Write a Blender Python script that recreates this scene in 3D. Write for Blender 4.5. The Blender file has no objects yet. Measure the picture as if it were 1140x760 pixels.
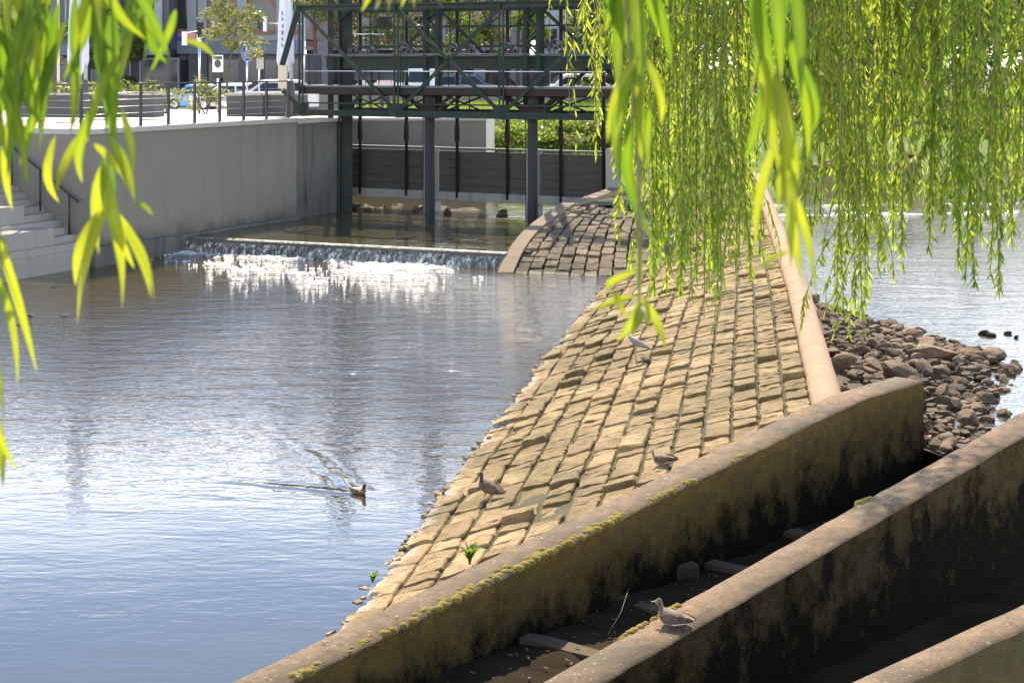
import bpy, bmesh, math, random
from mathutils import Vector as V, Matrix, noise
R = math.radians
C = bpy.context.scene.collection
F, HOR, CAMZ = 1900.0, 70.0, 4.5
rnd = random.Random(7)

# ---------------------------------------------------------------- helpers
def at(px, py, Y):
    return V(((px-570)*Y/F, Y, CAMZ-(py-HOR)*Y/F))
def gp(px, py, z=0.0):
    Y = F*(CAMZ-z)/(py-HOR)
    return V(((px-570)*Y/F, Y, z))
def lerp(a, b, t): return a+(b-a)*t
def sstep(a, b, x):
    t = max(0., min(1., (x-a)/(b-a))); return t*t*(3-2*t)
def interp(pts, x):
    if x <= pts[0][0]:
        a, b = pts[0], pts[1]
    elif x >= pts[-1][0]:
        a, b = pts[-2], pts[-1]
    else:
        for a, b in zip(pts, pts[1:]):
            if a[0] <= x <= b[0]: break
    return a[1]+(b[1]-a[1])*(x-a[0])/(b[0]-a[0])
def nz(p, s=1., seed=0.): return noise.noise(V((p[0]*s+seed, p[1]*s-seed, p[2]*s+seed*.37)))

class MB:
    """collects faces for one mesh object"""
    def __init__(s): s.v=[]; s.f=[]; s.m=[]; s.sm=[]; s.a=[]
    def add(s, vs, fs, mi=0, smooth=False, att=None):
        b=len(s.v); s.v.extend([tuple(x) for x in vs])
        s.a.extend([att]*len(vs) if not isinstance(att,(list,tuple)) else att)
        for f in fs: s.f.append(tuple(b+i for i in f)); s.m.append(mi); s.sm.append(smooth)
    def box(s, c, size, rz=0., mi=0, rot=None):
        c=V(c); h=V(size)/2
        M = rot if rot is not None else Matrix.Rotation(rz,3,'Z')
        vs=[c+M@V((x*h.x,y*h.y,z*h.z)) for z in(-1,1) for y in(-1,1) for x in(-1,1)]
        s.add(vs,[(0,2,3,1),(4,5,7,6),(0,1,5,4),(2,6,7,3),(0,4,6,2),(1,3,7,5)],mi)
    def beam(s, p, q, w, h, mi=0, up=V((0,0,1))):
        p=V(p); q=V(q); d=(q-p); L=d.length
        if L<1e-6: return
        d/=L
        x=d.cross(up)
        if x.length<1e-3: x=d.cross(V((0,1,0)))
        x.normalize(); y=x.cross(d)
        M=Matrix((x,d,y)).transposed()
        s.box((p+q)/2,(w,L,h),mi=mi,rot=M)
    def tube(s, pts, rad, n=8, mi=0, cap=True, smooth=True, att=None):
        pts=[V(p) for p in pts]
        if not isinstance(rad,(list,tuple)): rad=[rad]*len(pts)
        vs=[]; ref=V((1,0,0))
        for i,p in enumerate(pts):
            d=(pts[min(i+1,len(pts)-1)]-pts[max(i-1,0)]).normalized()
            x=ref-d*ref.dot(d)
            if x.length<1e-3: x=V((0,1,0))-d*d.y
            x.normalize(); ref=x; y=d.cross(x)
            for k in range(n):
                a=2*math.pi*k/n; vs.append(p+(x*math.cos(a)+y*math.sin(a))*rad[i])
        fs=[]
        for i in range(len(pts)-1):
            for k in range(n):
                fs.append((i*n+k,i*n+(k+1)%n,(i+1)*n+(k+1)%n,(i+1)*n+k))
        s.add(vs,fs,mi,smooth,att)
        if cap:
            b=len(s.v)-len(vs)
            s.f.append(tuple(b+k for k in range(n))[::-1]); s.m.append(mi); s.sm.append(False)
            e=b+(len(pts)-1)*n
            s.f.append(tuple(e+k for k in range(n))); s.m.append(mi); s.sm.append(False)
    def prism(s, poly, z0, z1, mi=0, mtop=None, att=None):
        n=len(poly)
        z0f = z0 if callable(z0) else (lambda x,y:z0)
        z1f = z1 if callable(z1) else (lambda x,y:z1)
        vs=[(p[0],p[1],z0f(p[0],p[1])) for p in poly]+[(p[0],p[1],z1f(p[0],p[1])) for p in poly]
        fs=[(i,(i+1)%n,n+(i+1)%n,n+i) for i in range(n)]
        s.add(vs,fs,mi,att=att)
        b=len(s.v)-2*n
        s.f.append(tuple(b+n+i for i in range(n))); s.m.append(mtop if mtop is not None else mi); s.sm.append(False)
        s.f.append(tuple(b+i for i in range(n))[::-1]); s.m.append(mi); s.sm.append(False)
    def grid(s, fn, nu, nv, mi=0, smooth=True):
        vs=[fn(i/nu,j/nv) for j in range(nv+1) for i in range(nu+1)]
        w=nu+1
        s.add(vs,[(j*w+i,j*w+i+1,(j+1)*w+i+1,(j+1)*w+i) for j in range(nv) for i in range(nu)],mi,smooth)
    def build(s, name, mats, parent=None, bevel=0., sub=0, loc=None):
        me=bpy.data.meshes.new(name); me.from_pydata(s.v,[],s.f)
        if not isinstance(mats,(list,tuple)): mats=[mats]
        for m in mats: me.materials.append(m)
        me.polygons.foreach_set('material_index',s.m); me.polygons.foreach_set('use_smooth',s.sm)
        if any(x is not None for x in s.a):
            at_=me.attributes.new('tint','FLOAT','POINT')
            at_.data.foreach_set('value',[0. if x is None else x for x in s.a])
        me.update()
        o=bpy.data.objects.new(name,me); C.objects.link(o)
        if parent is not None: o.parent=parent
        if loc is not None: o.location=loc
        if bevel>0:
            md=o.modifiers.new('bevel','BEVEL'); md.width=bevel; md.segments=2; md.limit_method='ANGLE'
        if sub:
            md=o.modifiers.new('sub','SUBSURF'); md.levels=sub; md.render_levels=sub
        return o
def tag(o, label=None, cat=None, group=None, kind=None):
    if label: o['label']=label
    if cat: o['category']=cat
    if group: o['group']=group
    if kind: o['kind']=kind
    return o
def empty(name, loc=(0,0,0), rz=0.):
    o=bpy.data.objects.new(name,None); C.objects.link(o); o.location=loc; o.rotation_euler=(0,0,rz); return o
def copy_tree(o, parent=None):
    c=o.copy(); C.objects.link(c)
    if parent is not None: c.parent=parent
    for ch in list(o.children): copy_tree(ch,c)
    return c

# ---------------------------------------------------------------- materials
class NT:
    def __init__(s,name):
        s.m=bpy.data.materials.new(name); s.m.use_nodes=True; s.t=s.m.node_tree; s.n=s.t.nodes; s.l=s.t.links
        s.b=s.n['Principled BSDF']; s.out=s.n['Material Output']
    def node(s,typ,**kw):
        x=s.n.new(typ)
        for k,v in kw.items():
            if k.startswith('_'): x.inputs[k[1:]].default_value=v
            else: setattr(x,k,v)
        return x
    def link(s,a,b): s.l.new(a,b)
    def coord(s,scale=(1,1,1),src='Object',loc=(0,0,0),rot=(0,0,0)):
        tc=s.node('ShaderNodeTexCoord'); mp=s.node('ShaderNodeMapping')
        mp.inputs['Scale'].default_value=scale; mp.inputs['Location'].default_value=loc; mp.inputs['Rotation'].default_value=rot
        s.link(tc.outputs[src],mp.inputs['Vector']); return mp.outputs['Vector']
    def wcoord(s,scale=(1,1,1),loc=(0,0,0),rot=(0,0,0)):
        g=s.node('ShaderNodeNewGeometry'); mp=s.node('ShaderNodeMapping')
        mp.inputs['Scale'].default_value=scale; mp.inputs['Location'].default_value=loc; mp.inputs['Rotation'].default_value=rot
        s.link(g.outputs['Position'],mp.inputs['Vector']); return mp.outputs['Vector']
    def noise(s,vec,scale=5.,detail=4.,rough=.55,dist=0.):
        x=s.node('ShaderNodeTexNoise'); x.inputs['Scale'].default_value=scale; x.inputs['Detail'].default_value=detail
        x.inputs['Roughness'].default_value=rough; x.inputs['Distortion'].default_value=dist
        s.link(vec,x.inputs['Vector']); return x.outputs['Fac']
    def ramp(s,fac,stops,interp='LINEAR'):
        x=s.node('ShaderNodeValToRGB'); x.color_ramp.interpolation=interp; e=x.color_ramp.elements
        while len(e)<len(stops): e.new(.5)
        for i,(p,c) in enumerate(stops):
            e[i].position=p; e[i].color=(c,c,c,1) if isinstance(c,(int,float)) else (*c,1)
        s.link(fac,x.inputs['Fac']); return x.outputs['Color']
    def mix(s,fac,a,b,mode='MIX'):
        x=s.node('ShaderNodeMix',data_type='RGBA',blend_type=mode)
        for sock,v in ((x.inputs[0],fac),(x.inputs[6],a),(x.inputs[7],b)):
            if hasattr(v,'is_linked') or hasattr(v,'links'): s.link(v,sock)
            elif isinstance(v,(int,float)): sock.default_value=v if sock==x.inputs[0] else (v,v,v,1)
            else: sock.default_value=(*v,1)
        return x.outputs[2]
    def math(s,op,a,b=0.,c=None):
        x=s.node('ShaderNodeMath',operation=op)
        for i,v in enumerate((a,b) if c is None else (a,b,c)):
            if hasattr(v,'links'): s.link(v,x.inputs[i])
            else: x.inputs[i].default_value=v
        return x.outputs[0]
    def bump(s,h,strength=.3,dist=.02,prev=None):
        x=s.node('ShaderNodeBump'); x.inputs['Strength'].default_value=strength; x.inputs['Distance'].default_value=dist
        s.link(h,x.inputs['Height'])
        if prev is not None: s.link(prev,x.inputs['Normal'])
        return x.outputs['Normal']
    def attr(s,name='tint'):
        x=s.node('ShaderNodeAttribute'); x.attribute_name=name; return x.outputs['Fac']
    def posz(s):
        g=s.node('ShaderNodeNewGeometry'); x=s.node('ShaderNodeSeparateXYZ'); s.link(g.outputs['Position'],x.inputs[0]); return x.outputs[2]
    def set(s,col=None,rough=None,normal=None,metal=None,spec=None):
        for k,v in (('Base Color',col),('Roughness',rough),('Normal',normal),('Metallic',metal),('Specular IOR Level',spec)):
            if v is None: continue
            if hasattr(v,'links'): s.link(v,s.b.inputs[k])
            elif k=='Base Color': s.b.inputs[k].default_value=(*v,1)
            else: s.b.inputs[k].default_value=v
        return s.m

def simple(name,col,rough=.6,metal=0.,var=.25,scale=3.,bump=0.,bscale=40.,spec=.5):
    t=NT(name); v=t.coord()
    n=t.noise(v,scale,5,.6)
    c=t.mix(n,tuple(x*(1-var) for x in col),tuple(min(1,x*(1+var)) for x in col))
    nm=t.bump(t.noise(v,bscale,3),bump,.01) if bump else None
    return t.set(c,rough,nm,metal,spec)

def concrete(name,col,dark=.6,stain=(.10,.10,.09),amount=.5,bump=.25,scale=.8,rough=.9):
    t=NT(name); v=t.wcoord()
    n1=t.noise(v,scale,6,.62); n2=t.noise(t.wcoord((2.2,2.2,.35)),1.3,6,.65); n3=t.noise(v,28,3,.7)
    c=t.mix(n1,tuple(x*dark for x in col),tuple(x*1.2 for x in col))
    m=t.ramp(n2,[(.5,0.),(.72,1.)])
    c=t.mix(t.math('MULTIPLY',m,amount),c,stain)
    c=t.mix(t.math('MULTIPLY',n3,.35),c,tuple(x*.55 for x in col))
    return t.set(c,rough,t.bump(t.math('ADD',n3,n1),bump,.02))

M={}
M['wall_grey']=concrete('pale smooth concrete',(.205,.183,.15),.85,(.13,.12,.10),.45,.08)
def tide(m,z0,z1,col):
    nt=m.node_tree; b=nt.nodes['Principled BSDF']; lk=b.inputs['Base Color'].links[0]; src=lk.from_socket
    g=nt.nodes.new('ShaderNodeNewGeometry'); sx=nt.nodes.new('ShaderNodeSeparateXYZ'); nt.links.new(g.outputs['Position'],sx.inputs[0])
    n=nt.nodes.new('ShaderNodeTexNoise'); n.inputs['Scale'].default_value=1.7; n.inputs['Detail'].default_value=6; nt.links.new(g.outputs['Position'],n.inputs['Vector'])
    ma=nt.nodes.new('ShaderNodeMath'); ma.operation='MULTIPLY_ADD'; nt.links.new(n.outputs['Fac'],ma.inputs[0]); ma.inputs[1].default_value=-.9; nt.links.new(sx.outputs[2],ma.inputs[2])
    mr=nt.nodes.new('ShaderNodeMapRange'); mr.inputs[1].default_value=z0; mr.inputs[2].default_value=z1; mr.inputs[3].default_value=.85; mr.inputs[4].default_value=0.; nt.links.new(ma.outputs[0],mr.inputs[0])
    mx=nt.nodes.new('ShaderNodeMix'); mx.data_type='RGBA'; nt.links.new(mr.outputs[0],mx.inputs[0]); nt.links.new(src,mx.inputs[6]); mx.inputs[7].default_value=(*col,1); nt.links.new(mx.outputs[2],b.inputs['Base Color'])
tide(M['wall_grey'],-.15,.25,(.05,.045,.032))
M['wall_dark']=concrete('weathered abutment concrete',(.13,.125,.11),.6,(.025,.024,.02),.9,.3)
M['planter']=concrete('grey planter concrete',(.10,.10,.095),.8,(.06,.06,.06),.3,.1)
M['coping']=concrete('coping concrete',(.42,.40,.36),.85,(.25,.24,.22),.3,.1)
M['gatepost']=concrete('gate pillar concrete',(.34,.33,.30),.7,(.1,.1,.09),.6,.2)
M['step']=concrete('step concrete',(.29,.27,.235),.85,(.16,.15,.12),.4,.1)
M['paver']=concrete('light plaza paving',(.62,.53,.45),.9,(.4,.36,.3),.4,.1)
M['asphalt']=concrete('asphalt',(.06,.06,.06),.8,(.04,.04,.04),.3,.2)
M['kerb']=concrete('sandstone kerb',(.35,.215,.12),.75,(.16,.11,.06),.55,.3,1.6)
M['rim']=concrete('pale rim concrete',(.23,.165,.105),.7,(.09,.07,.045),.6,.3,1.6)

def walltop():
    t=NT('old channel concrete top'); v=t.wcoord()
    n1=t.noise(v,1.5,6,.65); n2=t.noise(v,9,5,.7); n3=t.noise(v,60,3,.7)
    c=t.mix(n1,(.11,.066,.033),(.32,.20,.105))
    c=t.mix(t.ramp(n2,[(.45,0.),(.62,.8)]),c,(.10,.07,.035)); c=t.mix(t.ramp(t.noise(v,.7,5,.7),[(.45,0.),(.62,.85)]),c,(.085,.066,.036))
    sp=t.ramp(t.noise(v,22,2,.5),[(.66,0.),(.70,1.)])
    c=t.mix(t.math('MULTIPLY',sp,.4),c,(.42,.34,.25)); c=t.mix(t.ramp(n3,[(.55,0.),(.68,.6)]),c,(.06,.045,.03))
    return t.set(c,.92,t.bump(t.math('ADD',n2,n3),.8,.02))
M['walltop']=walltop()
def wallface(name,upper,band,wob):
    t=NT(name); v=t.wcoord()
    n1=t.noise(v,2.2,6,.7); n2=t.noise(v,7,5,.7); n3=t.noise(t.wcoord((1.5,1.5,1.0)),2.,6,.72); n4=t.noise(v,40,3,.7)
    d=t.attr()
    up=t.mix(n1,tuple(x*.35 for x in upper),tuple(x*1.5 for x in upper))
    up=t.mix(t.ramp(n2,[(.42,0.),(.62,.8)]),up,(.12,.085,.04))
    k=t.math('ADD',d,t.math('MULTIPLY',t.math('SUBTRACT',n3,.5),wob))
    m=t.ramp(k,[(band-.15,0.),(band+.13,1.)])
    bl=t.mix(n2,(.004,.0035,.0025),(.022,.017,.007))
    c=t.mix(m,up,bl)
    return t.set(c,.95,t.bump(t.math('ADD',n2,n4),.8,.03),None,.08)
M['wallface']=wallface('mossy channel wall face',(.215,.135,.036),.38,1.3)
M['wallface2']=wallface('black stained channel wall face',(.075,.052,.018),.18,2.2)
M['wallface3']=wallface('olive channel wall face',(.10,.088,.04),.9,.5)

def stone(name,c1,c2,moss,limey=True):
    t=NT(name); v=t.wcoord()
    n1=t.noise(v,1.1,4,.6); n2=t.noise(v,8,6,.7); n3=t.noise(v,45,4,.75); n5=t.noise(v,.55,5,.7)
    ran=t.attr()
    if name in('rubble rock','wet dark rock'):
        oi=t.node('ShaderNodeObjectInfo'); ran=oi.outputs['Random']
    c=t.mix(t.math('ADD',t.math('MULTIPLY',n2,.35),t.math('MULTIPLY',ran,.7)),c1,c2)
    c=t.mix(t.ramp(n5,[(.40,0.),(.58,.85)]),c,moss)
    c=t.mix(t.ramp(n2,[(.50,0.),(.68,.7)]),c,tuple(x*.35 for x in c1)); c=t.mix(t.ramp(n3,[(.56,0.),(.66,.6)]),c,tuple(x*.3 for x in c1))
    if limey:
        z=t.posz(); k=t.math('ADD',z,t.math('MULTIPLY',t.math('SUBTRACT',n2,.5),.12))
        m=t.ramp(k,[(-.01,1.),(.03,0.)]); c=t.mix(t.math('MULTIPLY',m,.45),c,(.60,.55,.46))
    nm=t.bump(t.math('ADD',t.math('MULTIPLY',n3,.6),n2),.9,.05)
    return t.set(c,.9,nm)
M['stone']=stone('tan paving stone',(.24,.145,.058),(.58,.39,.175),(.16,.118,.038))
M['stone2']=stone('brown mound stone',(.15,.105,.065),(.36,.265,.165),(.08,.066,.035))
M['rock']=stone('rubble rock',(.15,.092,.05),(.46,.31,.185),(.13,.09,.05),False)
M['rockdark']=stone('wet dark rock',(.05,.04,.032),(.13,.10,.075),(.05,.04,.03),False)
def soil():
    t=NT('mossy joint soil'); v=t.wcoord(); n=t.noise(v,3,6,.7); n2=t.noise(v,30,4,.7)
    c=t.mix(n,(.03,.022,.012),(.11,.098,.03)); return t.set(c,.95,t.bump(n2,.8,.03))
M['soil']=soil()
M['mud']=simple('black channel mud',(.028,.020,.011),.95,var=.9,scale=2.,bump=.9,bscale=14,spec=.06)
M['gravel']=stone('gravel',(.15,.10,.065),(.32,.24,.16),(.10,.075,.05),False)
M['earth']=simple('bank earth',(.10,.08,.05),.95,var=.4,bump=.5,bscale=6)
M['moss']=simple('golden moss',(.22,.16,.025),.95,var=.5,scale=9,bump=.8,bscale=60)
M['litter']=simple('dry litter',(.34,.26,.16),.9,var=.3)
M['sill']=concrete('channel sill concrete',(.11,.072,.038),.5,(.03,.022,.012),.8,.5)

def steel(name,col,rust=(.10,.05,.03),rough=.5):
    t=NT(name); v=t.wcoord(); n=t.noise(v,4,6,.7)
    c=t.mix(t.ramp(n,[(.5,0.),(.75,.6)]),col,rust)
    return t.set(c,rough,t.bump(t.noise(v,20,3),.1,.01),None,.2)
M['green_steel']=steel('dark green painted steel',(.010,.026,.021))
M['grey_steel']=steel('grey green deck steel',(.10,.12,.12))
M['rust_steel']=steel('dark rusted steel',(.030,.020,.018),(.06,.03,.02),.7)
M['pier_steel']=steel('black grey pier steel',(.035,.035,.04),(.05,.035,.03),.6)
M['black']=simple('black metal',(.018,.018,.02),.5)
M['chrome']=simple('bright metal',(.55,.55,.56),.3,.9,.1)
def timber():
    t=NT('dark wet timber'); v=t.wcoord((1,1,7)); n=t.noise(v,1.2,6,.7); n2=t.noise(t.wcoord(),3,5,.7)
    c=t.mix(n,(.022,.021,.018),(.11,.10,.085)); c=t.mix(t.ramp(n2,[(.5,0.),(.75,.7)]),c,(.075,.073,.066))
    return t.set(c,.8,t.bump(n,.5,.02))
M['timber']=timber()

def leafmat(name,dif,trans,yel,k=.5,rough=.45,spec=.3):
    t=NT(name); a=t.attr(); n=t.noise(t.wcoord(),.6,3,.6)
    d=t.mix(a,dif,tuple(.6*x+.4*y for x,y in zip(dif,yel)))
    tr=t.mix(a,trans,yel)
    t.set(d,rough,None,None,spec)
    tl=t.node('ShaderNodeBsdfTranslucent'); t.link(tr,tl.inputs['Color'])
    mx=t.node('ShaderNodeMixShader'); mx.inputs[0].default_value=k
    t.link(t.b.outputs[0],mx.inputs[1]); t.link(tl.outputs[0],mx.inputs[2]); t.link(mx.outputs[0],t.out.inputs['Surface'])
    return t.m
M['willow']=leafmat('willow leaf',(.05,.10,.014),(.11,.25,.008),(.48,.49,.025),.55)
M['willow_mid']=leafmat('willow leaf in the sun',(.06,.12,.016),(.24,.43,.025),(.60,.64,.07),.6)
M['twig']=simple('willow twig',(.16,.13,.05),.7)
M['bark']=simple('willow bark',(.09,.07,.05),.95,var=.5,scale=8,bump=.8,bscale=18)
M['foliage']=leafmat('town tree leaf',(.045,.075,.02),(.16,.22,.03),(.42,.40,.12),.42)
M['foliage_dark']=leafmat('dark shrub leaf',(.03,.05,.018),(.09,.14,.025),(.28,.28,.09),.4)
M['grass']=leafmat('grass blade',(.08,.14,.02),(.22,.34,.03),(.36,.42,.06),.5)
M['white_cloth']=leafmat('white parasol cloth',(.74,.75,.82),(.6,.62,.72),(.6,.6,.7),.35,.8,.1)
M['white']=simple('white paint',(.75,.75,.74),.5,var=.05)
M['beige']=simple('beige paint',(.55,.46,.34),.5,var=.1)
M['blue_sign']=simple('blue sign enamel',(.015,.09,.42),.4,var=.05)
M['blue_trim']=simple('blue fascia paint',(.02,.03,.5),.4,var=.05)
def glass(name,col=(.02,.025,.03),rough=.08):
    t=NT(name); n=t.noise(t.wcoord(),.35,3,.6); c=t.mix(n,tuple(x*.5 for x in col),tuple(x*2 for x in col)); return t.set(c,rough)
M['glass']=glass('dark window glass'); M['shopglass']=glass('shop window glass',(.03,.034,.045),.12)
def brick(name,c1,c2,mort):
    t=NT(name); tc=t.node('ShaderNodeTexCoord'); sp=t.node('ShaderNodeSeparateXYZ'); cb=t.node('ShaderNodeCombineXYZ')
    t.link(tc.outputs['Object'],sp.inputs[0]); t.link(sp.outputs[0],cb.inputs[0]); t.link(sp.outputs[2],cb.inputs[1])
    b=t.node('ShaderNodeTexBrick'); b.inputs['Scale'].default_value=1.; b.inputs['Brick Width'].default_value=.26; b.inputs['Row Height'].default_value=.085
    b.inputs['Mortar Size'].default_value=.012
    for k,v in (('Color1',c1),('Color2',c2),('Mortar',mort)): b.inputs[k].default_value=(*v,1)
    t.link(cb.outputs[0],b.inputs['Vector'])
    n=t.noise(t.wcoord(),.5,4,.6); c=t.mix(.35,b.outputs['Color'],t.mix(n,tuple(x*.5 for x in c1),c2))
    return t.set(c,.9)
M['brick']=brick('red brown brick',(.30,.135,.10),(.40,.20,.15),(.33,.27,.22))
M['cladding']=simple('grey facade stone',(.30,.32,.35),.7,var=.15,scale=.6)
M['fascia']=simple('blue grey fascia',(.16,.19,.25),.6,var=.15,scale=.4)
M['darkclad']=simple('dark facade cladding',(.10,.10,.12),.6,var=.3,scale=.4)
M['paleclad']=simple('pale blue grey cladding',(.36,.41,.47),.6,var=.12,scale=.3)

def water(name,col1,col2,sc=1.,strength=1.,wake=False):
    t=NT(name); g=t.wcoord()
    n0=t.noise(t.wcoord((.5,1.,1)),.35,3,.6)
    col=t.mix(n0,col1,col2)
    # wind ripples: long crests across the view, finer chop over them
    a=t.noise(t.wcoord((.75*sc,1.9*sc,1)),1.15,2.5,.55,.35)
    b=t.noise(t.wcoord((2.2*sc,5.0*sc,1),rot=(0,0,.25)),1.9,2,.5,.3)
    calm=t.noise(t.wcoord((.12,.12,1)),.9,2,.5)
    # short chop: sharp little troughs
    f=t.noise(t.wcoord((4.5*sc,11.*sc,1),rot=(0,0,-.2)),1.5,3,.6,.2)
    h=t.math('ADD',t.math('ADD',a,t.math('MULTIPLY',b,.45)),t.math('MULTIPLY',f,.22))
    y=t.node('ShaderNodeSeparateXYZ'); t.link(g,y.inputs[0])
    # wind dies down towards the near, sheltered water
    ramp=t.node('ShaderNodeMapRange'); ramp.interpolation_type='SMOOTHSTEP'
    for i,vv in ((1,15.5),(2,27.),(3,.06),(4,1.)): ramp.inputs[i].default_value=vv
    t.link(y.outputs[1],ramp.inputs[0])
    amp=t.math('MULTIPLY',ramp.outputs[0],t.math('ADD',t.math('MULTIPLY',calm,1.5),.30))
    xr=t.node('ShaderNodeMapRange')
    for i,vv in ((1,5.5),(2,8.),(3,1.),(4,.35)): xr.inputs[i].default_value=vv
    t.link(y.outputs[0],xr.inputs[0]); amp=t.math('MULTIPLY',amp,xr.outputs[0])
    h=t.math('MULTIPLY',h,amp)
    if wake:
        for (dx,dy,L) in ((-1.47,3.6,3.9),(-1.93,.7,2.2)):
            n_=math.hypot(dx,dy); ux,uy=dx/n_,dy/n_
            rx=t.math('SUBTRACT',y.outputs[0],-1.60); ry=t.math('SUBTRACT',y.outputs[1],17.85)
            al=t.math('ADD',t.math('MULTIPLY',rx,ux),t.math('MULTIPLY',ry,uy)); dd=t.math('ADD',t.math('MULTIPLY',rx,-uy),t.math('MULTIPLY',ry,ux))
            wob=t.math('MULTIPLY',t.math('SUBTRACT',a,.5),.25)
            dd=t.math('ADD',dd,wob)
            ga=t.math('EXPONENT',t.math('MULTIPLY',t.math('MULTIPLY',dd,dd),-30.))
            mr=t.node('ShaderNodeMapRange'); 
            for i,vv in ((1,0.),(2,L),(3,1.),(4,0.)): mr.inputs[i].default_value=vv
            t.link(al,mr.inputs[0]); on=t.math('GREATER_THAN',al,.05)
            wv=t.math('MULTIPLY',t.math('COSINE',t.math('MULTIPLY',dd,21.)),ga)
            h=t.math('ADD',h,t.math('MULTIPLY',t.math('MULTIPLY',wv,.14),t.math('MULTIPLY',mr.outputs[0],on)))
    nm=t.bump(h,strength,.050)
    t.set(col,.025,nm,None,.5); t.b.inputs['IOR'].default_value=1.40
    return t.m
M['water']=water('river water',(.034,.028,.011),(.07,.052,.020),1.,1.,True)
M['water_up']=water('slow upstream water',(.050,.046,.022),(.085,.072,.032),.7,.35)
def fallmat():
    t=NT('falling weir water'); v=t.coord((9,9,.3)); n=t.noise(v,1.,2,.6); n2=t.noise(t.coord((24,24,.5)),1.,2,.6)
    c=t.ramp(t.math('ADD',t.math('MULTIPLY',n,.6),t.math('MULTIPLY',n2,.4)),[(.40,(.055,.05,.04)),(.53,(.20,.19,.165)),(.66,(.75,.75,.73))])
    return t.set(c,.5,t.bump(n2,.6,.03),None,.25)
M['fall']=fallmat()
def foammat():
    t=NT('river foam'); n=t.noise(t.wcoord(),9,5,.7)
    c=t.mix(n,(.40,.42,.42),(.82,.83,.83)); t.set(c,.35,t.bump(t.noise(t.wcoord(),25,4,.7),.8,.03)); return t.m
M['foam']=foammat()
def lawn():
    t=NT('lawn soil and grass'); n=t.noise(t.wcoord(),1.2,6,.7); c=t.mix(n,(.07,.11,.018),(.17,.24,.035)); return t.set(c,.95,t.bump(t.noise(t.wcoord(),20,4,.7),.8,.05))
M['lawn']=lawn()
# ---------------------------------------------------------------- plan lines
XLp=[(12.2,-1.62),(13.7,-1.37),(17.3,-.82),(25.5,.40),(35.6,2.06),(40.,2.9),(62.,7.2)]
XKp=[(14.,2.70),(19.66,3.435),(28.9,4.67),(37.9,5.75),(62.,8.6)]
def XL(y): return interp(XLp,y)
def XK(y): return interp(XKp,y)
def zpav(x,y):
    s=(x-XL(y))/(XK(y)-XL(y)); return .66*s+.05*math.sin(max(0,min(1,s))*math.pi)
W1A=V((2.83,17.8,0)); W1D=V((3.38,4.0,0)).normalized(); W1N=V((W1D.y,-W1D.x,0))
UP_Z=.35
# river wall: K corner at stairs, E end at the abutment, D end of abutment
K=V((-9.3,37.65,0)); E=V((-5.76,45.6,0)); D=V((-4.83,47.8,0))
WD=(E-K).normalized(); WI=V((-WD.y,WD.x,0))     # WI points into the bank

# ---------------------------------------------------------------- ground and water
b=MB(); b.add([(-900,-60,-.9),(900,-60,-.9),(900,1500,-.9),(-900,1500,-.9)],[(0,1,2,3)])
tag(b.build('ground',M['earth']),kind='structure')
b=MB(); rv=[(-60,-20,0),(-5.,-20,0),(-2.55,11.35,0),(4.55,19.75,0),(5.2,19.0,0),(60,19.0,0),(60,74,0),(-60,74,0)]; b.add(rv,[tuple(range(len(rv)))])
tag(b.build('river',M['water']),kind='structure')
WA=V((-8.02,40.95,0)); WB=V((-.12,37.45,0))
b=MB()
poly=[(WA.x-.25,WA.y+.1),(WB.x+.5,WB.y),(2.2,40.6),(3.4,44.),(8.2,60.),(8.2,66.),(-6.,66.),(-5.6,47.),(-7.9,41.2)]
b.add([(x,y,UP_Z) for x,y in poly],[tuple(range(len(poly)))])
tag(b.build('upstream_water',M['water_up']),kind='structure')

# plaza, street, lawn
def plaza_z(x,y): return 3.0-max(0,(y-46))*.0223
b=MB()
T=K+V((-.914,.406,0))*5.2
front=[E,K,T,T+V((-.406,-.914,0))*14,V((-70,T.y-14*.914,0))]
# plaza sheet, sloping gently away from the river
pl=[(-4.85,47.9),(E.x,E.y),(K.x,K.y),(T.x,T.y),(front[3].x,front[3].y),(-70,front[3].y),(-70,58),(-5.3,58)]
b.add([(x,y,plaza_z(x,y)) for x,y in pl],[tuple(range(len(pl)))])
def g2(u,v):
    x=lerp(-70,-8.3,u); y=lerp(58,97,v); return (x,y,plaza_z(x,y))
b.grid(g2,20,10)
tag(b.build('plaza_paving',M['paver']),kind='structure')
def street_z(x,y): return lerp(1.86,2.1,sstep(-14,-8,x))-.0*(y-97)
b=MB(); b.grid(lambda u,v:(lerp(-90,40,u),lerp(97,150,v),street_z(lerp(-90,40,u),0)),40,6)
tag(b.build('street',M['asphalt']),kind='structure')
b=MB(); b.grid(lambda u,v:(lerp(-90,40,u),lerp(104,106.5,v),street_z(lerp(-90,40,u),0)+.12),40,1)
tag(b.build('pavement',M['paver']),kind='structure')
def lawn_z(x,y):
    z=interp([(56.,-.2),(58.,.7),(62.,1.45),(66.,1.9),(70.,2.05),(97.,2.25)],y) if y<97 else 2.25
    return z+.10*nz((x,y,0),.5)
def lawn_fn(u,v):
    x=lerp(-8.3,10.5,u); y=lerp(56.2,97,v**1.4); k=sstep(10.5,7.5,x)
    return (x,y,lerp(-.5,lawn_z(x,y),k))
b=MB(); b.grid(lawn_fn,50,50); tag(b.build('lawn',M['lawn']),kind='structure')
b=MB()
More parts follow.
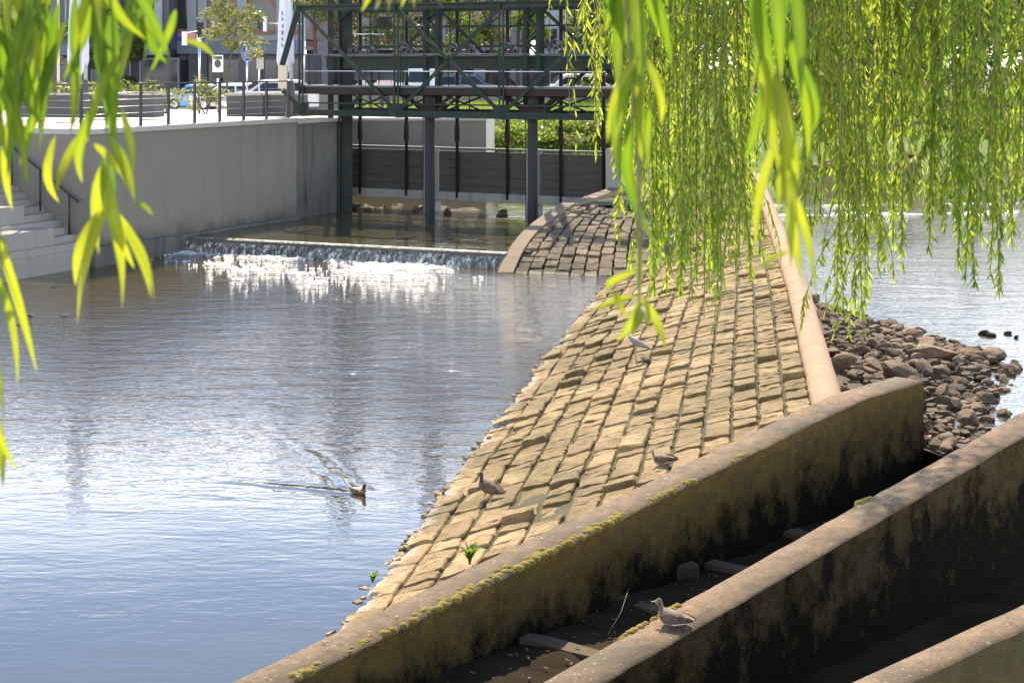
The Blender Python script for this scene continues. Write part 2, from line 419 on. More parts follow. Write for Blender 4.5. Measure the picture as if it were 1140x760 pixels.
for i in range(26000):
    y=60+37*rnd.random()**1.6; x=rnd.uniform(-8.2,8.2); z=lawn_z(x,y)
    a=rnd.uniform(0,6.28); h=rnd.uniform(.10,.26)*(1.3 if y<70 else 1); w=.03
    dx,dy=math.cos(a)*w,math.sin(a)*w
    b.add([(x-dx,y-dy,z-.02),(x+dx,y+dy,z-.02),(x+rnd.gauss(0,.07),y+rnd.gauss(0,.07),z+h)],[(0,1,2)],0,False,rnd.random())
tag(b.build('grass',M['grass']),kind='stuff')
# far right bank
def fbz(x,y):
    e=74+.25*(x-16)+1.5*nz((x,0,0),.2)
    d=y-e
    return interp([(-4,-.5),(0,.1),(1.5,.7),(6,1.6),(16,2.3),(60,2.6)],d)+.15*nz((x,y,3),.7)
b=MB(); b.grid(lambda u,v:(lerp(9.5,60,u),lerp(68,130,v**1.5),fbz(lerp(9.5,60,u),lerp(68,130,v**1.5))),50,40)
tag(b.build('far_bank',M['lawn']),kind='structure')
b=MB()
for i in range(9000):
    x=rnd.uniform(10,34); y=rnd.uniform(78,100); z=fbz(x,y)
    a=rnd.uniform(0,6.28); h=rnd.uniform(.2,.5); w=.05; dx,dy=math.cos(a)*w,math.sin(a)*w
    b.add([(x-dx,y-dy,z-.02),(x+dx,y+dy,z-.02),(x+rnd.gauss(0,.1),y+rnd.gauss(0,.1),z+h)],[(0,1,2)],0,False,rnd.random())
tag(b.build('bank_grass',M['grass']),kind='stuff')
# near right bank under the willow (outside the picture)
b=MB()
def nbz(x,y):
    d=math.hypot((x-12)/6.,(y-8)/9.); return 1.15*max(0,1-d**2)**.5 -.3+.1*nz((x,y,0),.6) if d<1 else -.4
b.grid(lambda u,v:(lerp(5.5,20,u),lerp(-2,18,v),nbz(lerp(5.5,20,u),lerp(-2,18,v))),24,24)
tag(b.build('near_bank',M['earth']),kind='structure')

# ---------------------------------------------------------------- stone pavement of the spit
US=[-1,-.93,-.45,.0,.45,.93,1]
def stone_block(mb,o,ex,ey,ez,w,l,h,rg,tint,mi=0):
    n=len(US); vs=[]
    rx=rg.uniform(-.04,.04); ry=rg.uniform(-.04,.055); sd=rg.uniform(0,99)
    cs=[rg.uniform(-.07,.07) for _ in range(8)]
    for j in range(n):
        for i in range(n):
            u=US[i]; v=US[j]; eu=abs(u)==1; ev=abs(v)==1
            x=(u+cs[0]*v+cs[1]*u*v)*w/2; y=(v+cs[2]*u*.8+cs[3]*u*v)*l/2
            nzz=noise.noise(V((x*6+sd,y*5,sd))); nz2=noise.noise(V((x*14+sd,y*14,sd+9)))
            x+=.016*noise.noise(V((y*9,sd,x*2)))*(1 if abs(u)>.8 else .3); y+=.02*noise.noise(V((x*9,sd+5,y*2)))*(1 if abs(v)>.8 else .3)
            if eu and ev: x*=.955; y*=.965
            z=h+rx*x+ry*y+.016*nzz+.014*nz2+.006*rg.random()
            if eu or ev: z-=.010+.014*rg.random()
            vs.append(o+ex*x+ey*y+ez*z)
    ring=[i for i in range(n)]+[n*j+n-1 for j in range(1,n)]+[n*(n-1)+i for i in range(n-2,-1,-1)]+[n*j for j in range(n-2,0,-1)]
    base=len(vs)
    for r_ in ring:
        p=vs[r_]; vs.append(p-ez*((p-o).dot(ez)+.12))
    fs=[(j*n+i,j*n+i+1,(j+1)*n+i+1,(j+1)*n+i) for j in range(n-1) for i in range(n-1)]
    m=len(ring)
    fs2=[(ring[k],base+k,base+(k+1)%m,ring[(k+1)%m]) for k in range(m)]
    mb.add(vs,fs,mi,False,tint); b0=len(mb.v)-len(vs)
    for f in fs2: mb.f.append(tuple(b0+i for i in f)); mb.m.append(mi); mb.sm.append(False)
rg=random.Random(3)
b=MB(); NC=13
def spit_pt(s,y):
    x=lerp(XL(y),XK(y),s); return V((x,y,zpav(x,y)))
for c in range(0,NC):
    s0=c/NC; s1=(c+1)/NC
    y=12.0+rg.uniform(0,.4)
    while y<60:
        far=max(0,(y-38)/22)
        l=rg.choice([.20,.25,.28,.32,.36,.42,.58])*(1+.5*far)*lerp(1.08,.75,max(0,s0))*rg.uniform(.9,1.1)
        sm=(s0+s1)/2; yc=y+l/2
        o=spit_pt(sm,yc); d1=(o-W1A).dot(W1N)
        skip = d1>.12
        if yc>36.2 and o.x<3.3 and yc<44: skip=True
        if not skip:
            wl=(XK(yc)-XL(yc))/NC
            ex=(spit_pt(s1,yc+.16*wl)-spit_pt(s0,yc-.16*wl)); ex.normalize()
            ey=(spit_pt(sm,yc+.2)-spit_pt(sm,yc-.2)).normalized(); ez=ex.cross(ey).normalized()
            hh=rg.gauss(.0,.010)+(rg.random()<.09)*rg.uniform(.025,.065)-(rg.random()<.08)*rg.uniform(.01,.03)
            stone_block(b,o,ex,ey,ez,wl*rg.uniform(.96,1.03)-rg.uniform(.004,.016),l-rg.uniform(.008,.028),hh,rg,rg.random())
        y+=l
sp=b
b2=MB()
def base_fn(u,v):
    s=lerp(-.09,1.0,u)
    y0=12.
    for _ in range(12):   # start at the channel wall
        x=lerp(XL(y0),XK(y0),s); d=(V((x,y0,0))-W1A).dot(W1N)-.15; y0+=d*.9
    y=lerp(y0,60,v**1.3); p=spit_pt(s,y); return (p.x,p.y,p.z-.036+.02*nz(p,3))
sp.grid(base_fn,24,200,mi=1)
# crumbled stones along the water line
for k in range(130):
    y=rg.uniform(12.5,38); s=rg.gauss(.004,.008); p=spit_pt(s,y)
    if (p-W1A).dot(W1N)>.1: continue
    r0=rg.uniform(.015,.05); q=Matrix.Rotation(rg.uniform(0,6.3),3,'Z')@Matrix.Rotation(rg.uniform(-.4,.4),3,'X'); c=V((p.x,p.y,max(-.02,p.z)+rg.uniform(-.015,.01)))
    vs=[c+q@V((sx*r0*rg.uniform(.6,1.2),sy*r0*rg.uniform(.5,1.),sz*r0*rg.uniform(.3,.5))) for sz in(-1,1) for sy in(-1,1) for sx in(-1,1)]
    sp.add(vs,[(0,2,3,1),(4,5,7,6),(0,1,5,4),(2,6,7,3),(0,4,6,2),(1,3,7,5)],0,False,rg.random())
pav=sp.build('stone_pavement',[M['stone'],M['soil']]); tag(pav,kind='structure')

# little grass tufts and rubble along joints near the water line belong to one weed plant
def weed(name,p,label,n,h,seed):
    r_=random.Random(seed); mb=MB()
    for i in range(n):
        a=r_.uniform(0,6.28); L=h*r_.uniform(.5,1.); bend=r_.uniform(.2,.7); w=.008+.006*r_.random()
        d=V((math.cos(a),math.sin(a),0)); sd=V((-d.y,d.x,0))*w
        pts=[p+d*(bend*L*t*t)+V((0,0,L*t*(1-.3*t))) for t in(0,.4,.75,1.)]
        mb.add([pts[0]-sd*.6,pts[0]+sd*.6,pts[1]-sd,pts[1]+sd,pts[2]-sd*.8,pts[2]+sd*.8,pts[3]],[(0,1,3,2),(2,3,5,4),(4,5,6)],0,True,r_.random())
    o=mb.build(name,M['grass']); tag(o,label,'weed')
    return o
q=gp(523,628,.27); weed('grass_tuft',q,'green tuft of grass growing between stones beside the long moss edged wall',60,.26,2)
q=gp(415,648,.08); weed('grass_tuft',q,'small dry tuft at the water edge of the paving near the bottom wall end',22,.14,3)

# ---------------------------------------------------------------- mound at the weir end
P0=V((.02,36.55,-.05)); P1=V((3.6,35.55,.0)); Q0=V((1.50,40.6,1.10)); Q1=V((3.75,40.2,1.16))
def mound_pt(u,v):
    a=P0.lerp(P1,u); c=Q0.lerp(Q1,u); p=a.lerp(c,v); bul=math.sin(v*math.pi)*.13; p.z+=bul*.6; p.y-=bul*.4
    p.x-=math.sin(v*math.pi)*.22*(1-u); return p
b=MB(); rg=random.Random(5); NCM=12
for c in range(NCM):
    v=.0
    while v<1.:
        l=rg.uniform(.055,.105)
        u0,u1=c/NCM,(c+1)/NCM; um=(u0+u1)/2+rg.uniform(-.004,.004); vm=v+l/2
        if vm>1.: break
        o=mound_pt(um,vm); ex=(mound_pt(u1,vm)-mound_pt(u0,vm)); w=ex.length; ex.normalize()
        ey=mound_pt(um,vm+l/2)-mound_pt(um,vm-l/2); L=ey.length; ey.normalize(); ez=ex.cross(ey).normalized()
        stone_block(b,o,ex,ey,ez,w-rg.uniform(.02,.045),L-rg.uniform(.03,.06),rg.gauss(.02,.018),rg,rg.random())
        v+=l
b.grid(lambda u,v:tuple(mound_pt(u,v)-V((0,-.03,.07))),12,16,mi=1)
# plateau behind the crest to the gate pillar
pl=[tuple(Q0),tuple(Q1),(4.6,46.2,1.12),(3.1,46.2,1.06)]
b.add(pl,[(0,1,2,3)],1)
# right flank of the mound down to the paving
rs=[mound_pt(1,k/8) for k in range(9)]+[V((4.6,46.2,1.12))]
vs=[]
for p in rs: vs+=[p-V((0,0,.02)),V((p.x+.25,p.y,-.3))]
b.add(vs,[(2*k,2*k+2,2*k+3,2*k+1) for k in range(len(rs)-1)],0,False,[.4]*len(vs))
mound=empty('cobbled_pier_nose',(1.8,38.5,0)); tag(mound,'rounded mound of brown cobbles with a pale rim at the weir end','stone mound')
def mchild(mb,name,mats,par,**kw):
    o=mb.build(name,mats,None,**kw); o.parent=par; o.matrix_parent_inverse=Matrix.Translation(-V(par.location)); return o
mchild(b,'cobbles',[M['stone2'],M['soil']],mound)
b=MB()
prev=None; rimpts=[]
for k in range(15):
    v=k/14*1.0; p=mound_pt(0,v); rimpts.append(p)
rw=.34
vs=[];
for i,p in enumerate(rimpts):
    d=(rimpts[min(i+1,14)]-rimpts[max(i-1,0)]); side=V((-d.y,d.x,0)); side.normalize()
    vs+= [p+V((0,0,.0)),p+V((0,0,.07)),p+side*rw+V((0,0,.06)),V((p.x+side.x*rw,p.y+side.y*rw,-.4))]
fs=[]
for i in range(14):
    for k in range(3): fs.append((i*4+k,(i+1)*4+k,(i+1)*4+k+1,i*4+k+1))
fs.append((0,1,2,3))
b.add(vs,fs); mchild(b,'concrete_rim',M['rim'],mound)
b=MB()
last=rimpts[-1]
b.beam(last+V((-.1,.0,-.25)),V((3.15,46.0,.95)),.34,.6); mchild(b,'side_wall',M['rim'],mound)

# ---------------------------------------------------------------- rounded kerb
kerb=empty('stone_kerb',(3.5,20,0)); tag(kerb,'long rounded sandstone kerb capping the high edge of the stone paving','kerb')
y=18.3; rg=random.Random(9)
while y<58:
    L=min(rg.uniform(2.6,3.4),58-y); mb=MB(); n=8; vs=[]
    for j in range(n+1):
        yy=y+.006+(L-.012)*j/n; x0=XK(yy); z0=zpav(x0,yy)-.02; w=.40
        prof=[(0,-.12),(0,.02),(.03,.075),(.10,.12),(.2,.135),(.29,.105),(.36,.03),(.40,-.12),(.41,-.75)]
        for (a,c) in prof: vs.append((x0+a+.008*nz((yy,a,0),2),yy-.13*a,z0+c+.006*nz((yy,a*3,2),3)))
    m=len(prof)
    fs=[(j*m+k,j*m+k+1,(j+1)*m+k+1,(j+1)*m+k) for j in range(n) for k in range(m-1)]
    mb.add(vs,fs,0,True); mb.add(vs[:m],[tuple(range(m))[::-1]]); mb.add(vs[-m:],[tuple(range(m))])
    mchild(mb,'kerb_stone',M['kerb'],kerb); y+=L

# ---------------------------------------------------------------- channel walls
def channel_wall(name,label,pts,th,zb,mats,face_depth,wob,seed):
    """pts: far top edge polyline (x,y,z); thickness th toward the near side"""
    root=empty(name,tuple(V(pts[0]))); tag(root,label,'channel wall')
    mb=MB(); P=[]
    for a,c in zip(pts,pts[1:]):
        a=V(a); c=V(c); n=max(2,int((c-a).length/.22))
        for i in range(n): P.append(a.lerp(c,i/n))
    P.append(V(pts[-1]))
    d=(P[-1]-P[0]); d.z=0; d.normalize(); nn=V((d.y,-d.x,0)); m=0
    rows=[(0,zb,None),(0,0,0),(.014,.010,0),(th/2,.014,0),(th-.014,.010,0),(th,-.010,0)]
    dep=[.12,.25,.4,.55,.7,.85,1.]
    vs=[];at_=[]
    for i,p in enumerate(P):
        w=.012*nz((p.x,p.y,seed),1.3)
        ring=[(p.x,p.y,zb),(p.x,p.y,p.z-.012)]
        for (o,dz,_) in rows[2:]:
            q=p+nn*(o+(.010*nz((p.x*3,p.y*3,o+seed),1) if o>th*.8 else 0)); ring.append((q.x,q.y,p.z+dz+.008*nz((q.x*2,q.y*2,seed),2)))
        tt=[1,0,0,0,0,0]
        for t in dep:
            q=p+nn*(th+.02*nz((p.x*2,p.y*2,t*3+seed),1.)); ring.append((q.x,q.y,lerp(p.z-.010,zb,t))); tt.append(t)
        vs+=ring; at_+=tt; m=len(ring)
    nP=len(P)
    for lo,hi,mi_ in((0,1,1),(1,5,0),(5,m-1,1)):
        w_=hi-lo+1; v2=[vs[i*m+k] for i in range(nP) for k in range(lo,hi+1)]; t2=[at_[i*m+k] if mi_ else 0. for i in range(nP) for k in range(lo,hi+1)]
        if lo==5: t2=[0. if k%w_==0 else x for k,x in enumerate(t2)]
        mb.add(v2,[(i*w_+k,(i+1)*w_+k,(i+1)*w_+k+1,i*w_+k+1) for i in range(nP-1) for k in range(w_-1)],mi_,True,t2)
    b0=len(mb.v); mb.add(vs,[],0,True,at_)
    for s_,fl in((0,True),(len(P)-1,False)):
        f=tuple(range(s_*m,s_*m+m)); mb.f.append(tuple(b0+q for q in (f if fl else f[::-1]))); mb.m.append(1); mb.sm.append(False)
    o=mb.build('wall_body',mats,None); o.parent=root; o.matrix_parent_inverse=Matrix.Translation(-V(root.location))
    return root,P,nn
dirz=lambda p,L,dz:(p[0]+W1D.x*L,p[1]+W1D.y*L,p[2]+dz)
A3=(2.83,17.8,.80)
w1pts=[dirz(A3,-8.6,-.80),A3,(3.53,18.63,.885),(4.40,19.66,.875)]
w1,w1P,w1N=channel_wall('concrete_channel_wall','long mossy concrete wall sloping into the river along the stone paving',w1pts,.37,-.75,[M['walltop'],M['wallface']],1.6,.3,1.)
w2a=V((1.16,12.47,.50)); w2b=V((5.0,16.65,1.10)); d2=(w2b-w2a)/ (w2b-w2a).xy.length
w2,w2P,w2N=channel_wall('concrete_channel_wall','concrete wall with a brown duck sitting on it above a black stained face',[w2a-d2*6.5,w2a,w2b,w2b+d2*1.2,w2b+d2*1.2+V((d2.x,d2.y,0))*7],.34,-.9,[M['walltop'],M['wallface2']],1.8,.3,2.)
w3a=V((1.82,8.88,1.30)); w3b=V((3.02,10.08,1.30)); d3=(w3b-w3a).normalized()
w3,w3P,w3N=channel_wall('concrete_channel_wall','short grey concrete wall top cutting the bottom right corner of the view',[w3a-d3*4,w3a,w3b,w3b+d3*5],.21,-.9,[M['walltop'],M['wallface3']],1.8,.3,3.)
# channel bed with cross sills
b=MB()
def bed(u,v):
    p=w1P[0].lerp(V((6.4,22.2,0)),v)+w1N*lerp(.2,4.6,u); z=-.25+.07*nz(p,1.3)+.05*nz(p,4)
    return (p.x,p.y,z)
b.grid(bed,26,60); tag(b.build('channel_bed',M['mud']),kind='structure')
sl=['first','second','third','fourth','fifth']
sill_at=[(593,706,1.15),(691,661,1.05),(762,617,1.0),(832,577,1.1),(906,539,1.1)]
desc=['lowest visible concrete sill crossing the dark channel nearest the water',
 'weathered sill in the dark channel just left of the duck on the wall',
 'middle channel sill beside the square block of broken concrete',
 'concrete sill lying in the shaded channel above the block of broken concrete',
 'uppermost channel sill close under the high end of the mossy wall']
for i,((px,py,L),lb) in enumerate(zip(sill_at,desc)):
    p=gp(px,py,-.17); mb=MB(); r_=random.Random(i)
    dd=(W1N+W1D*r_.uniform(-.15,.1)).normalized(); q0=p-dd*.6; q1=p+dd*(L+.75); n=10; vs=[]
    for k in range(n+1):
        c=q0.lerp(q1,k/n); s_=V((-dd.y,dd.x,0)); j=lambda a:a+.02*nz((c.x*5,c.y*5,a*9+i),1)
        vs+=[c-s_*.09+V((0,0,-.3)),c-s_*j(.07)+V((0,0,j(-.03))),c+s_*j(.07)+V((0,0,j(-.02))),c+s_*.09+V((0,0,-.3))]
    fs=[(k*4+m_,k*4+m_+1,(k+1)*4+m_+1,(k+1)*4+m_) for k in range(n) for m_ in range(3)]+[(0,1,2,3),(n*4+3,n*4+2,n*4+1,n*4)]
    mb.add(vs,fs); o=mb.build('channel_sill',M['sill']); tag(o,lb,'sill','sills across the dark channel')
p=gp(760,636,-.2); mb=MB(); mb.box(p+V((.02,0,-.03)),(.24,.16,.22),rz=.5); o=mb.build('broken_block',M['sill'],bevel=.03)
tag(o,'square block of broken concrete standing in the dark channel','concrete block')
# a stick leaning in the channel
b=MB(); a_=gp(677,706,-.1); c_=gp(700,662,-.05); b.tube([a_,a_.lerp(c_,.5)+V((.02,0,.02)),c_+V((0,0,.06))],[.005,.004,.003],6)
tag(b.build('dead_stick',M['sill']),'thin dead stick leaning across the dark channel mud','stick')
# moss pads on wall edge
def mosspads(root,P,nn,th,spots,seed):
    r_=random.Random(seed); mb=MB()
    for (t,wd,ln) in spots:
        i=int(t*(len(P)-1)); base=P[i]
        d=(P[-1]-P[0]).normalized()
        for k in range(int(26*ln/.5)):
            u=r_.gauss(0,.35)*ln; o=th-.02-abs(r_.gauss(0,.6))*wd
            c=base+d*u+nn*o; j=min(len(P)-1,max(0,int(round(i+u/.22)))); c.z=P[j].z+(base.z-P[i].z)+.005+d.z*(u-(j-i)*.22)
            r0=r_.uniform(.015,.042)
            n=6; vs=[c+V((0,0,r0*.8))]+[c+V((math.cos(2*math.pi*q/n)*r0*r_.uniform(.8,1.3),math.sin(2*math.pi*q/n)*r0*r_.uniform(.8,1.3),r0*.3)) for q in range(n)]+[c+V((math.cos(2*math.pi*q/n)*r0*1.2,math.sin(2*math.pi*q/n)*r0*1.2,-.02)) for q in range(n)]
            mb.add(vs,[(0,1+q,1+(q+1)%n) for q in range(n)]+[(1+q,7+q,7+(q+1)%n,1+(q+1)%n) for q in range(n)],0,True)
    o=mb.build('moss',M['moss']); o.parent=root; o.matrix_parent_inverse=Matrix.Translation(-V(root.location)); o['kind']='stuff'
mosspads(w1,w1P,w1N,.37,[(.155,.05,.3),(.215,.06,.35),(.27,.07,.4),(.305,.05,.3),(.34,.07,.6),(.375,.08,.5),(.41,.06,.6),(.455,.05,.4),(.47,.06,.5),(.555,.05,.4),(.60,.05,.2),(.69,.04,.2)],1)
mosspads(w2,w2P,w2N*0-w2N*-.0,.0,[(.302,.03,.3),(.328,.02,.2),(.46,.03,.2)],2)
# crumbs and bits of leaf lying on the wall tops
b=MB(); r_=random.Random(4)
for P,nn,th,n,lo,hi in((w2P,w2N,.34,70,.23,.52),(w1P,w1N,.37,60,.08,.8)):
    for k in range(n):
        t=lo+(hi-lo)*r_.random()**1.8; i=int(t*(len(P)-2)); p=P[i].lerp(P[i+1],r_.random())+nn*r_.uniform(.03,th-.04)+V((0,0,.026))
        a=r_.uniform(0,3.1); L=r_.uniform(.004,.012)*(2 if r_.random()<.10 else 1); w=L*r_.uniform(.3,.7); d=V((math.cos(a),math.sin(a),0)); s_=V((-d.y,d.x,0))
        b.add([p-d*L,p-s_*w+V((0,0,.004)),p+d*L+V((0,0,.006)),p+s_*w],[(0,1,2,3)],0,False,r_.random())
for k in range(420):
    t=r_.uniform(.12,.95); p=w1P[int(t*(len(w1P)-1))]+w1N*r_.uniform(.4,2.1); p=V((p.x,p.y,0)); p.z=-.25+.07*nz(p,1.3)+.05*nz(p,4)+.02
    a=r_.uniform(0,3.1); L=r_.uniform(.008,.035); w=L*r_.uniform(.25,.6); d=V((math.cos(a),math.sin(a),r_.uniform(-.3,.3))); s_=V((-d.y,d.x,0))
    b.add([p-d*L,p-s_*w+V((0,0,.006)),p+d*L+V((0,0,.01)),p+s_*w],[(0,1,2,3)],1,False,r_.random())
tag(b.build('leaf_litter',[M['litter'],M['rock']]),kind='stuff')

# ---------------------------------------------------------------- rubble bank
def inpoly(x,y,P):
    c=False; j=len(P)-1
    for i in range(len(P)):
        if (P[i][1]>y)!=(P[j][1]>y) and x<(P[j][0]-P[i][0])*(y-P[i][1])/(P[j][1]-P[i][1])+P[i][0]: c=not c
        j=i
    return c
RB=[(906,344),(985,352),(1046,368),(1092,385),(1134,400),(1118,430),(1096,450),(1106,470),(1070,495),(1035,530),(1000,560),(940,470)]
RBw=[gp(px,py,.12) for px,py in RB]; RBp=[(p.x,p.y) for p in RBw]
def rbz(x,y):
    xk=XK(y)+.4; xr=interp([(16.5,5.2),(18.5,5.4),(20.8,5.85),(22.5,6.35),(25.5,7.9),(28.,7.4),(31.,5.9)],y)
    s=(x-xk)/max(.4,xr-xk); return lerp(.36,-.06,max(0,min(1.25,s)))+.05*nz((x,y,0),1.2)
b=MB()
def rbf(u,v):
    y=lerp(19.35,32.5,v); x0=max(XK(y)+.2,4.5 if y<20 else 0); xr=interp([(16.5,5.9),(18.5,6.0),(20.8,6.5),(22.5,6.6),(25.5,8.2),(28.,7.6),(32.,6.0)],y)
    x=lerp(x0,xr,u); return (x,y,rbz(x,y)-.05+.04*nz((x,y,5),5))
b.grid(rbf,40,80); tag(b.build('rubble_bank',M['gravel']),kind='structure')
def rock_mesh(name,seed,sx,sy,sz,mat):
    r_=random.Random(seed); bm=bmesh.new(); bmesh.ops.create_icosphere(bm,subdivisions=2,radius=1.)
    pl=[(V((r_.gauss(0,1),r_.gauss(0,1),r_.gauss(0,1))).normalized(),r_.uniform(.45,.8)) for _ in range(9)]
    for v in bm.verts:
        p=v.co.copy()
        for n_,d_ in pl:
            k=p.dot(n_)
            if k>d_: p-=n_*(k-d_)*.92
        p*=1+.07*noise.noise(p*2.5+V((seed,0,0)))
        v.co=V((p.x*sx,p.y*sy,p.z*sz))
    me=bpy.data.meshes.new(name); bm.to_mesh(me); bm.free(); me.materials.append(mat)
    a=me.attributes.new('tint','FLOAT','POINT'); a.data.foreach_set('value',[r_.random()]*len(me.vertices)); return me
RM=[rock_mesh('rock',i,random.Random(i).uniform(.9,1.3),random.Random(i+50).uniform(.6,.9),random.Random(i+90).uniform(.4,.65),M['rock']) for i in range(22)]
RD=[rock_mesh('rock',i+40,1.1,.8,.5,M['rockdark']) for i in range(5)]
def rock(name,p,r,me,label,group=None,seed=0):
    r_=random.Random(seed); o=bpy.data.objects.new(name,me); C.objects.link(o); o.location=p; o.scale=(r,r,r)
    o.rotation_euler=(r_.uniform(-.4,.4),r_.uniform(-.4,.4),r_.uniform(0,6.3)); tag(o,label,'rock',group); return o
big=[(1037,393,27,'largest flat topped boulder high in the middle of the rubble bank'),
 (1030,410,20,'pale angular boulder lying against the largest flat boulder'),
 (1002,415,24,'broad tan boulder in the centre of the rubble bank below the willow tip'),
 (1106,396,15,'rounded tan rock out at the water edge of the rubble bank'),
 (1098,445,12,'lone brown rock standing in the shallow water beside its reflection'),
 (1078,466,18,'brown slab at the bottom edge of the rubble next to the pool'),
 (1072,414,14,'grey brown rock where the rubble meets the small pool'),
 (995,395,15,'squat rock on the kerb side of the big boulders'),
 (960,392,13,'wedge shaped stone lying near the rounded kerb'),
 (1050,436,15,'long brown rock halfway along the lower pool edge'),
 (975,430,14,'tilted tan rock above the high end of the mossy wall'),
 (1018,372,12,'dark pointed stone at the top edge of the rubble bank')]
for i,(px,py,r,lb) in enumerate(big):
    p=gp(px,py,.2); z=rbz(p.x,p.y); p=gp(px,py+r*.25,max(.03,z)); rock('boulder',p+V((0,0,.06)),r*p.y/F*1.05,RM[i%22],lb,None,i)
wet=[(1104,374,6),(1122,372,5),(1096,372,7),(1120,413,7),(1128,404,6),(1112,420,5),(1132,376,4)]
for i,(px,py,r) in enumerate(wet):
    p=gp(px,py,.0); rock('wet_stone',p+V((0,0,.02)),r*p.y/F*1.1,RD[i%5],'small dark wet stone breaking the bright water off the rubble bank','wet stones in the bright pool',i+70)
for i,(px,py,r,lb) in enumerate([(34,352,6,'dark stone breaking the water just off the steps'),(20,362,5,'low dark stone in the ripples left of the other one off the steps'),(72,352,4,'tiny dark stone poking from the water between steps and willow leaf')]):
    p=gp(px,py,0); rock('wet_stone',p+V((0,0,.01)),r*p.y/F*1.1,RD[i],lb,None,i+90)
r_=random.Random(21); n=0; tries=0; placed=[]
while n<300 and tries<9000:
    tries+=1
    y=r_.uniform(15.5,31.5); x=r_.uniform(3,8.5)
    if not inpoly(x,y,RBp) or y<19.4: continue
    rr=r_.choice([.07,.08,.09,.10,.11,.12,.15,.20])*r_.uniform(.8,1.15)
    if any((x-a)**2+(y-c)**2<((rr+d)*.62)**2 for a,c,d in placed): continue
    placed.append((x,y,rr)); z=max(-.02,rbz(x,y))
    rock('rubble_stone',V((x,y,z+rr*.12)),rr,RM[r_.randrange(22)],'small angular brown stone in the rubble bank between kerb and pool','rubble stones',1000+n); n+=1
for k in range(30):
    px=r_.uniform(1045,1135); py=r_.uniform(384,470)+ (px-1045)*.05; p=gp(px,py,.0); rr=r_.choice([.05,.06,.08,.10,.13])
    if p.y<19.6: continue
    rock('rubble_stone',V((p.x,p.y,rr*.15)),rr,RM[r_.randrange(22)],'small angular brown stone in the rubble bank between kerb and pool','rubble stones',2000+k)
b=MB()
for k in range(2600):
    y=r_.uniform(15.5,32); x=r_.uniform(3,9)
    if not inpoly(x,y,RBp) or y<19.4: continue
    rr=r_.uniform(.025,.075); c=V((x,y,max(-.03,rbz(x,y))+rr*.2)); q=Matrix.Rotation(r_.uniform(0,6.3),3,'Z')@Matrix.Rotation(r_.uniform(-.5,.5),3,'X')
    vs=[c+q@V((sx*rr*r_.uniform(.6,1.2),sy*rr*r_.uniform(.5,1.),sz*rr*r_.uniform(.3,.6))) for sz in(-1,1) for sy in(-1,1) for sx in(-1,1)]
    b.add(vs,[(0,2,3,1),(4,5,7,6),(0,1,5,4),(2,6,7,3),(0,4,6,2),(1,3,7,5)],0,False,r_.random())
tag(b.build('gravel',M['gravel']),kind='stuff')

# ---------------------------------------------------------------- weir
weir=empty('weir',(WA.x,WA.y,0)); tag(weir,'low weir with a thin curtain of white water across the river','weir')
wd=(WB-WA).normalized(); wn=V((wd.y,-wd.x,0)); wL=(WB-WA).length
b=MB(); 
def wf(u,v):
    p=WA+wd*(u*wL); prof=[(-.03,UP_Z+.003),(.02,UP_Z-.006),(.06,UP_Z-.03),(.16,UP_Z-.12),(.24,.12),(.29,-.08)]
    k=v*5; i=min(4,int(k)); f=k-i; o=lerp(prof[i][0],prof[i+1][0],f); z=lerp(prof[i][1],prof[i+1][1],f)
    j=.015*nz((u*wL*3,0,v),2.)*(v>.2)
    q=p+wn*(o+j); return (q.x,q.y,z)
b.grid(wf,300,10)
o=b.build('falling_water',M['fall']); o.parent=weir; o.matrix_parent_inverse=Matrix.Translation(-V(weir.location)); o['kind']='stuff'
b=MB(); b.beam(WA+V((0,0,.02))-wn*.12,WB+V((0,0,.02))-wn*.12,.5,.60); mchild(b,'weir_sill',M['wall_dark'],weir)
b=MB()
def ff(u,v):  # foam under the weir; scattered white specks also stand in for sun glints
    p=WA.lerp(WB+wd*.2,u)+wn*(.2+v*3.8); n_=.35*nz((p.x,p.y,0),1.3)+.4*nz((p.x*1.,p.y*2.2,7),2.6)+.5*nz((p.x*1,p.y*2,3),6)+.5*nz((p.x,p.y*2,3),13)
    fall=lerp(.20,-.62,v**.45)+.22*(sstep(.15,.4,u)*sstep(1.0,.75,u))-.16+.5*nz((p.x,p.y*1.3,20),.55)
    return (p.x,p.y,max(-.05,(n_*.85+fall)*.11))
b.grid(ff,420,130)
tag(b.build('weir_foam_glints',M['foam']),kind='stuff')
# riffle on the right arm
b=MB()
def rf(u,v):
    x=lerp(7.,26,u); y=lerp(48,56,v)+.12*(x-10); n_=.6*nz((x*.5,y,0),.8)+.5*nz((x*.7,y*1.6,7),2.2)+.3*nz((x,y*2,3),6)
    f=-.46+.50*math.exp(-((v-.35)/.10)**2)+.3*math.exp(-((v-.75)/.06)**2)
    f+=.35*nz((x,y,9),.35)
    return (x,y,max(-.06,(n_*.6+f)*.12))
b.grid(rf,300,110); tag(b.build('riffle_foam',M['foam']),kind='stuff')
def pchild(mb,name,mats,par,**kw): return mchild(mb,name,mats,par,**kw)
# ---------------------------------------------------------------- river wall
wt=3.0
rw=empty('river_wall',tuple(K)); tag(rw,'smooth grey concrete river wall with railing on top beside the steps','retaining wall')
b=MB(); th=.45
b.prism([K,E,E+WI*th,K+WI*th+V((-.914,.406,0))*.0],-.8,wt-.09); pchild(b,'wall_body',M['wall_grey'],rw)
b=MB(); pr=V((WI.x,WI.y,0))*-.05
b.prism([K+pr,E+pr,E+WI*.55,K+WI*.55],wt-.088,wt+.03); pchild(b,'coping',M['coping'],rw,bevel=.012)
b=MB(); b.prism([K+pr*3,E+pr*4,E,K],-.8,.42); pchild(b,'footing',M['wall_dark'],rw,bevel=.03)
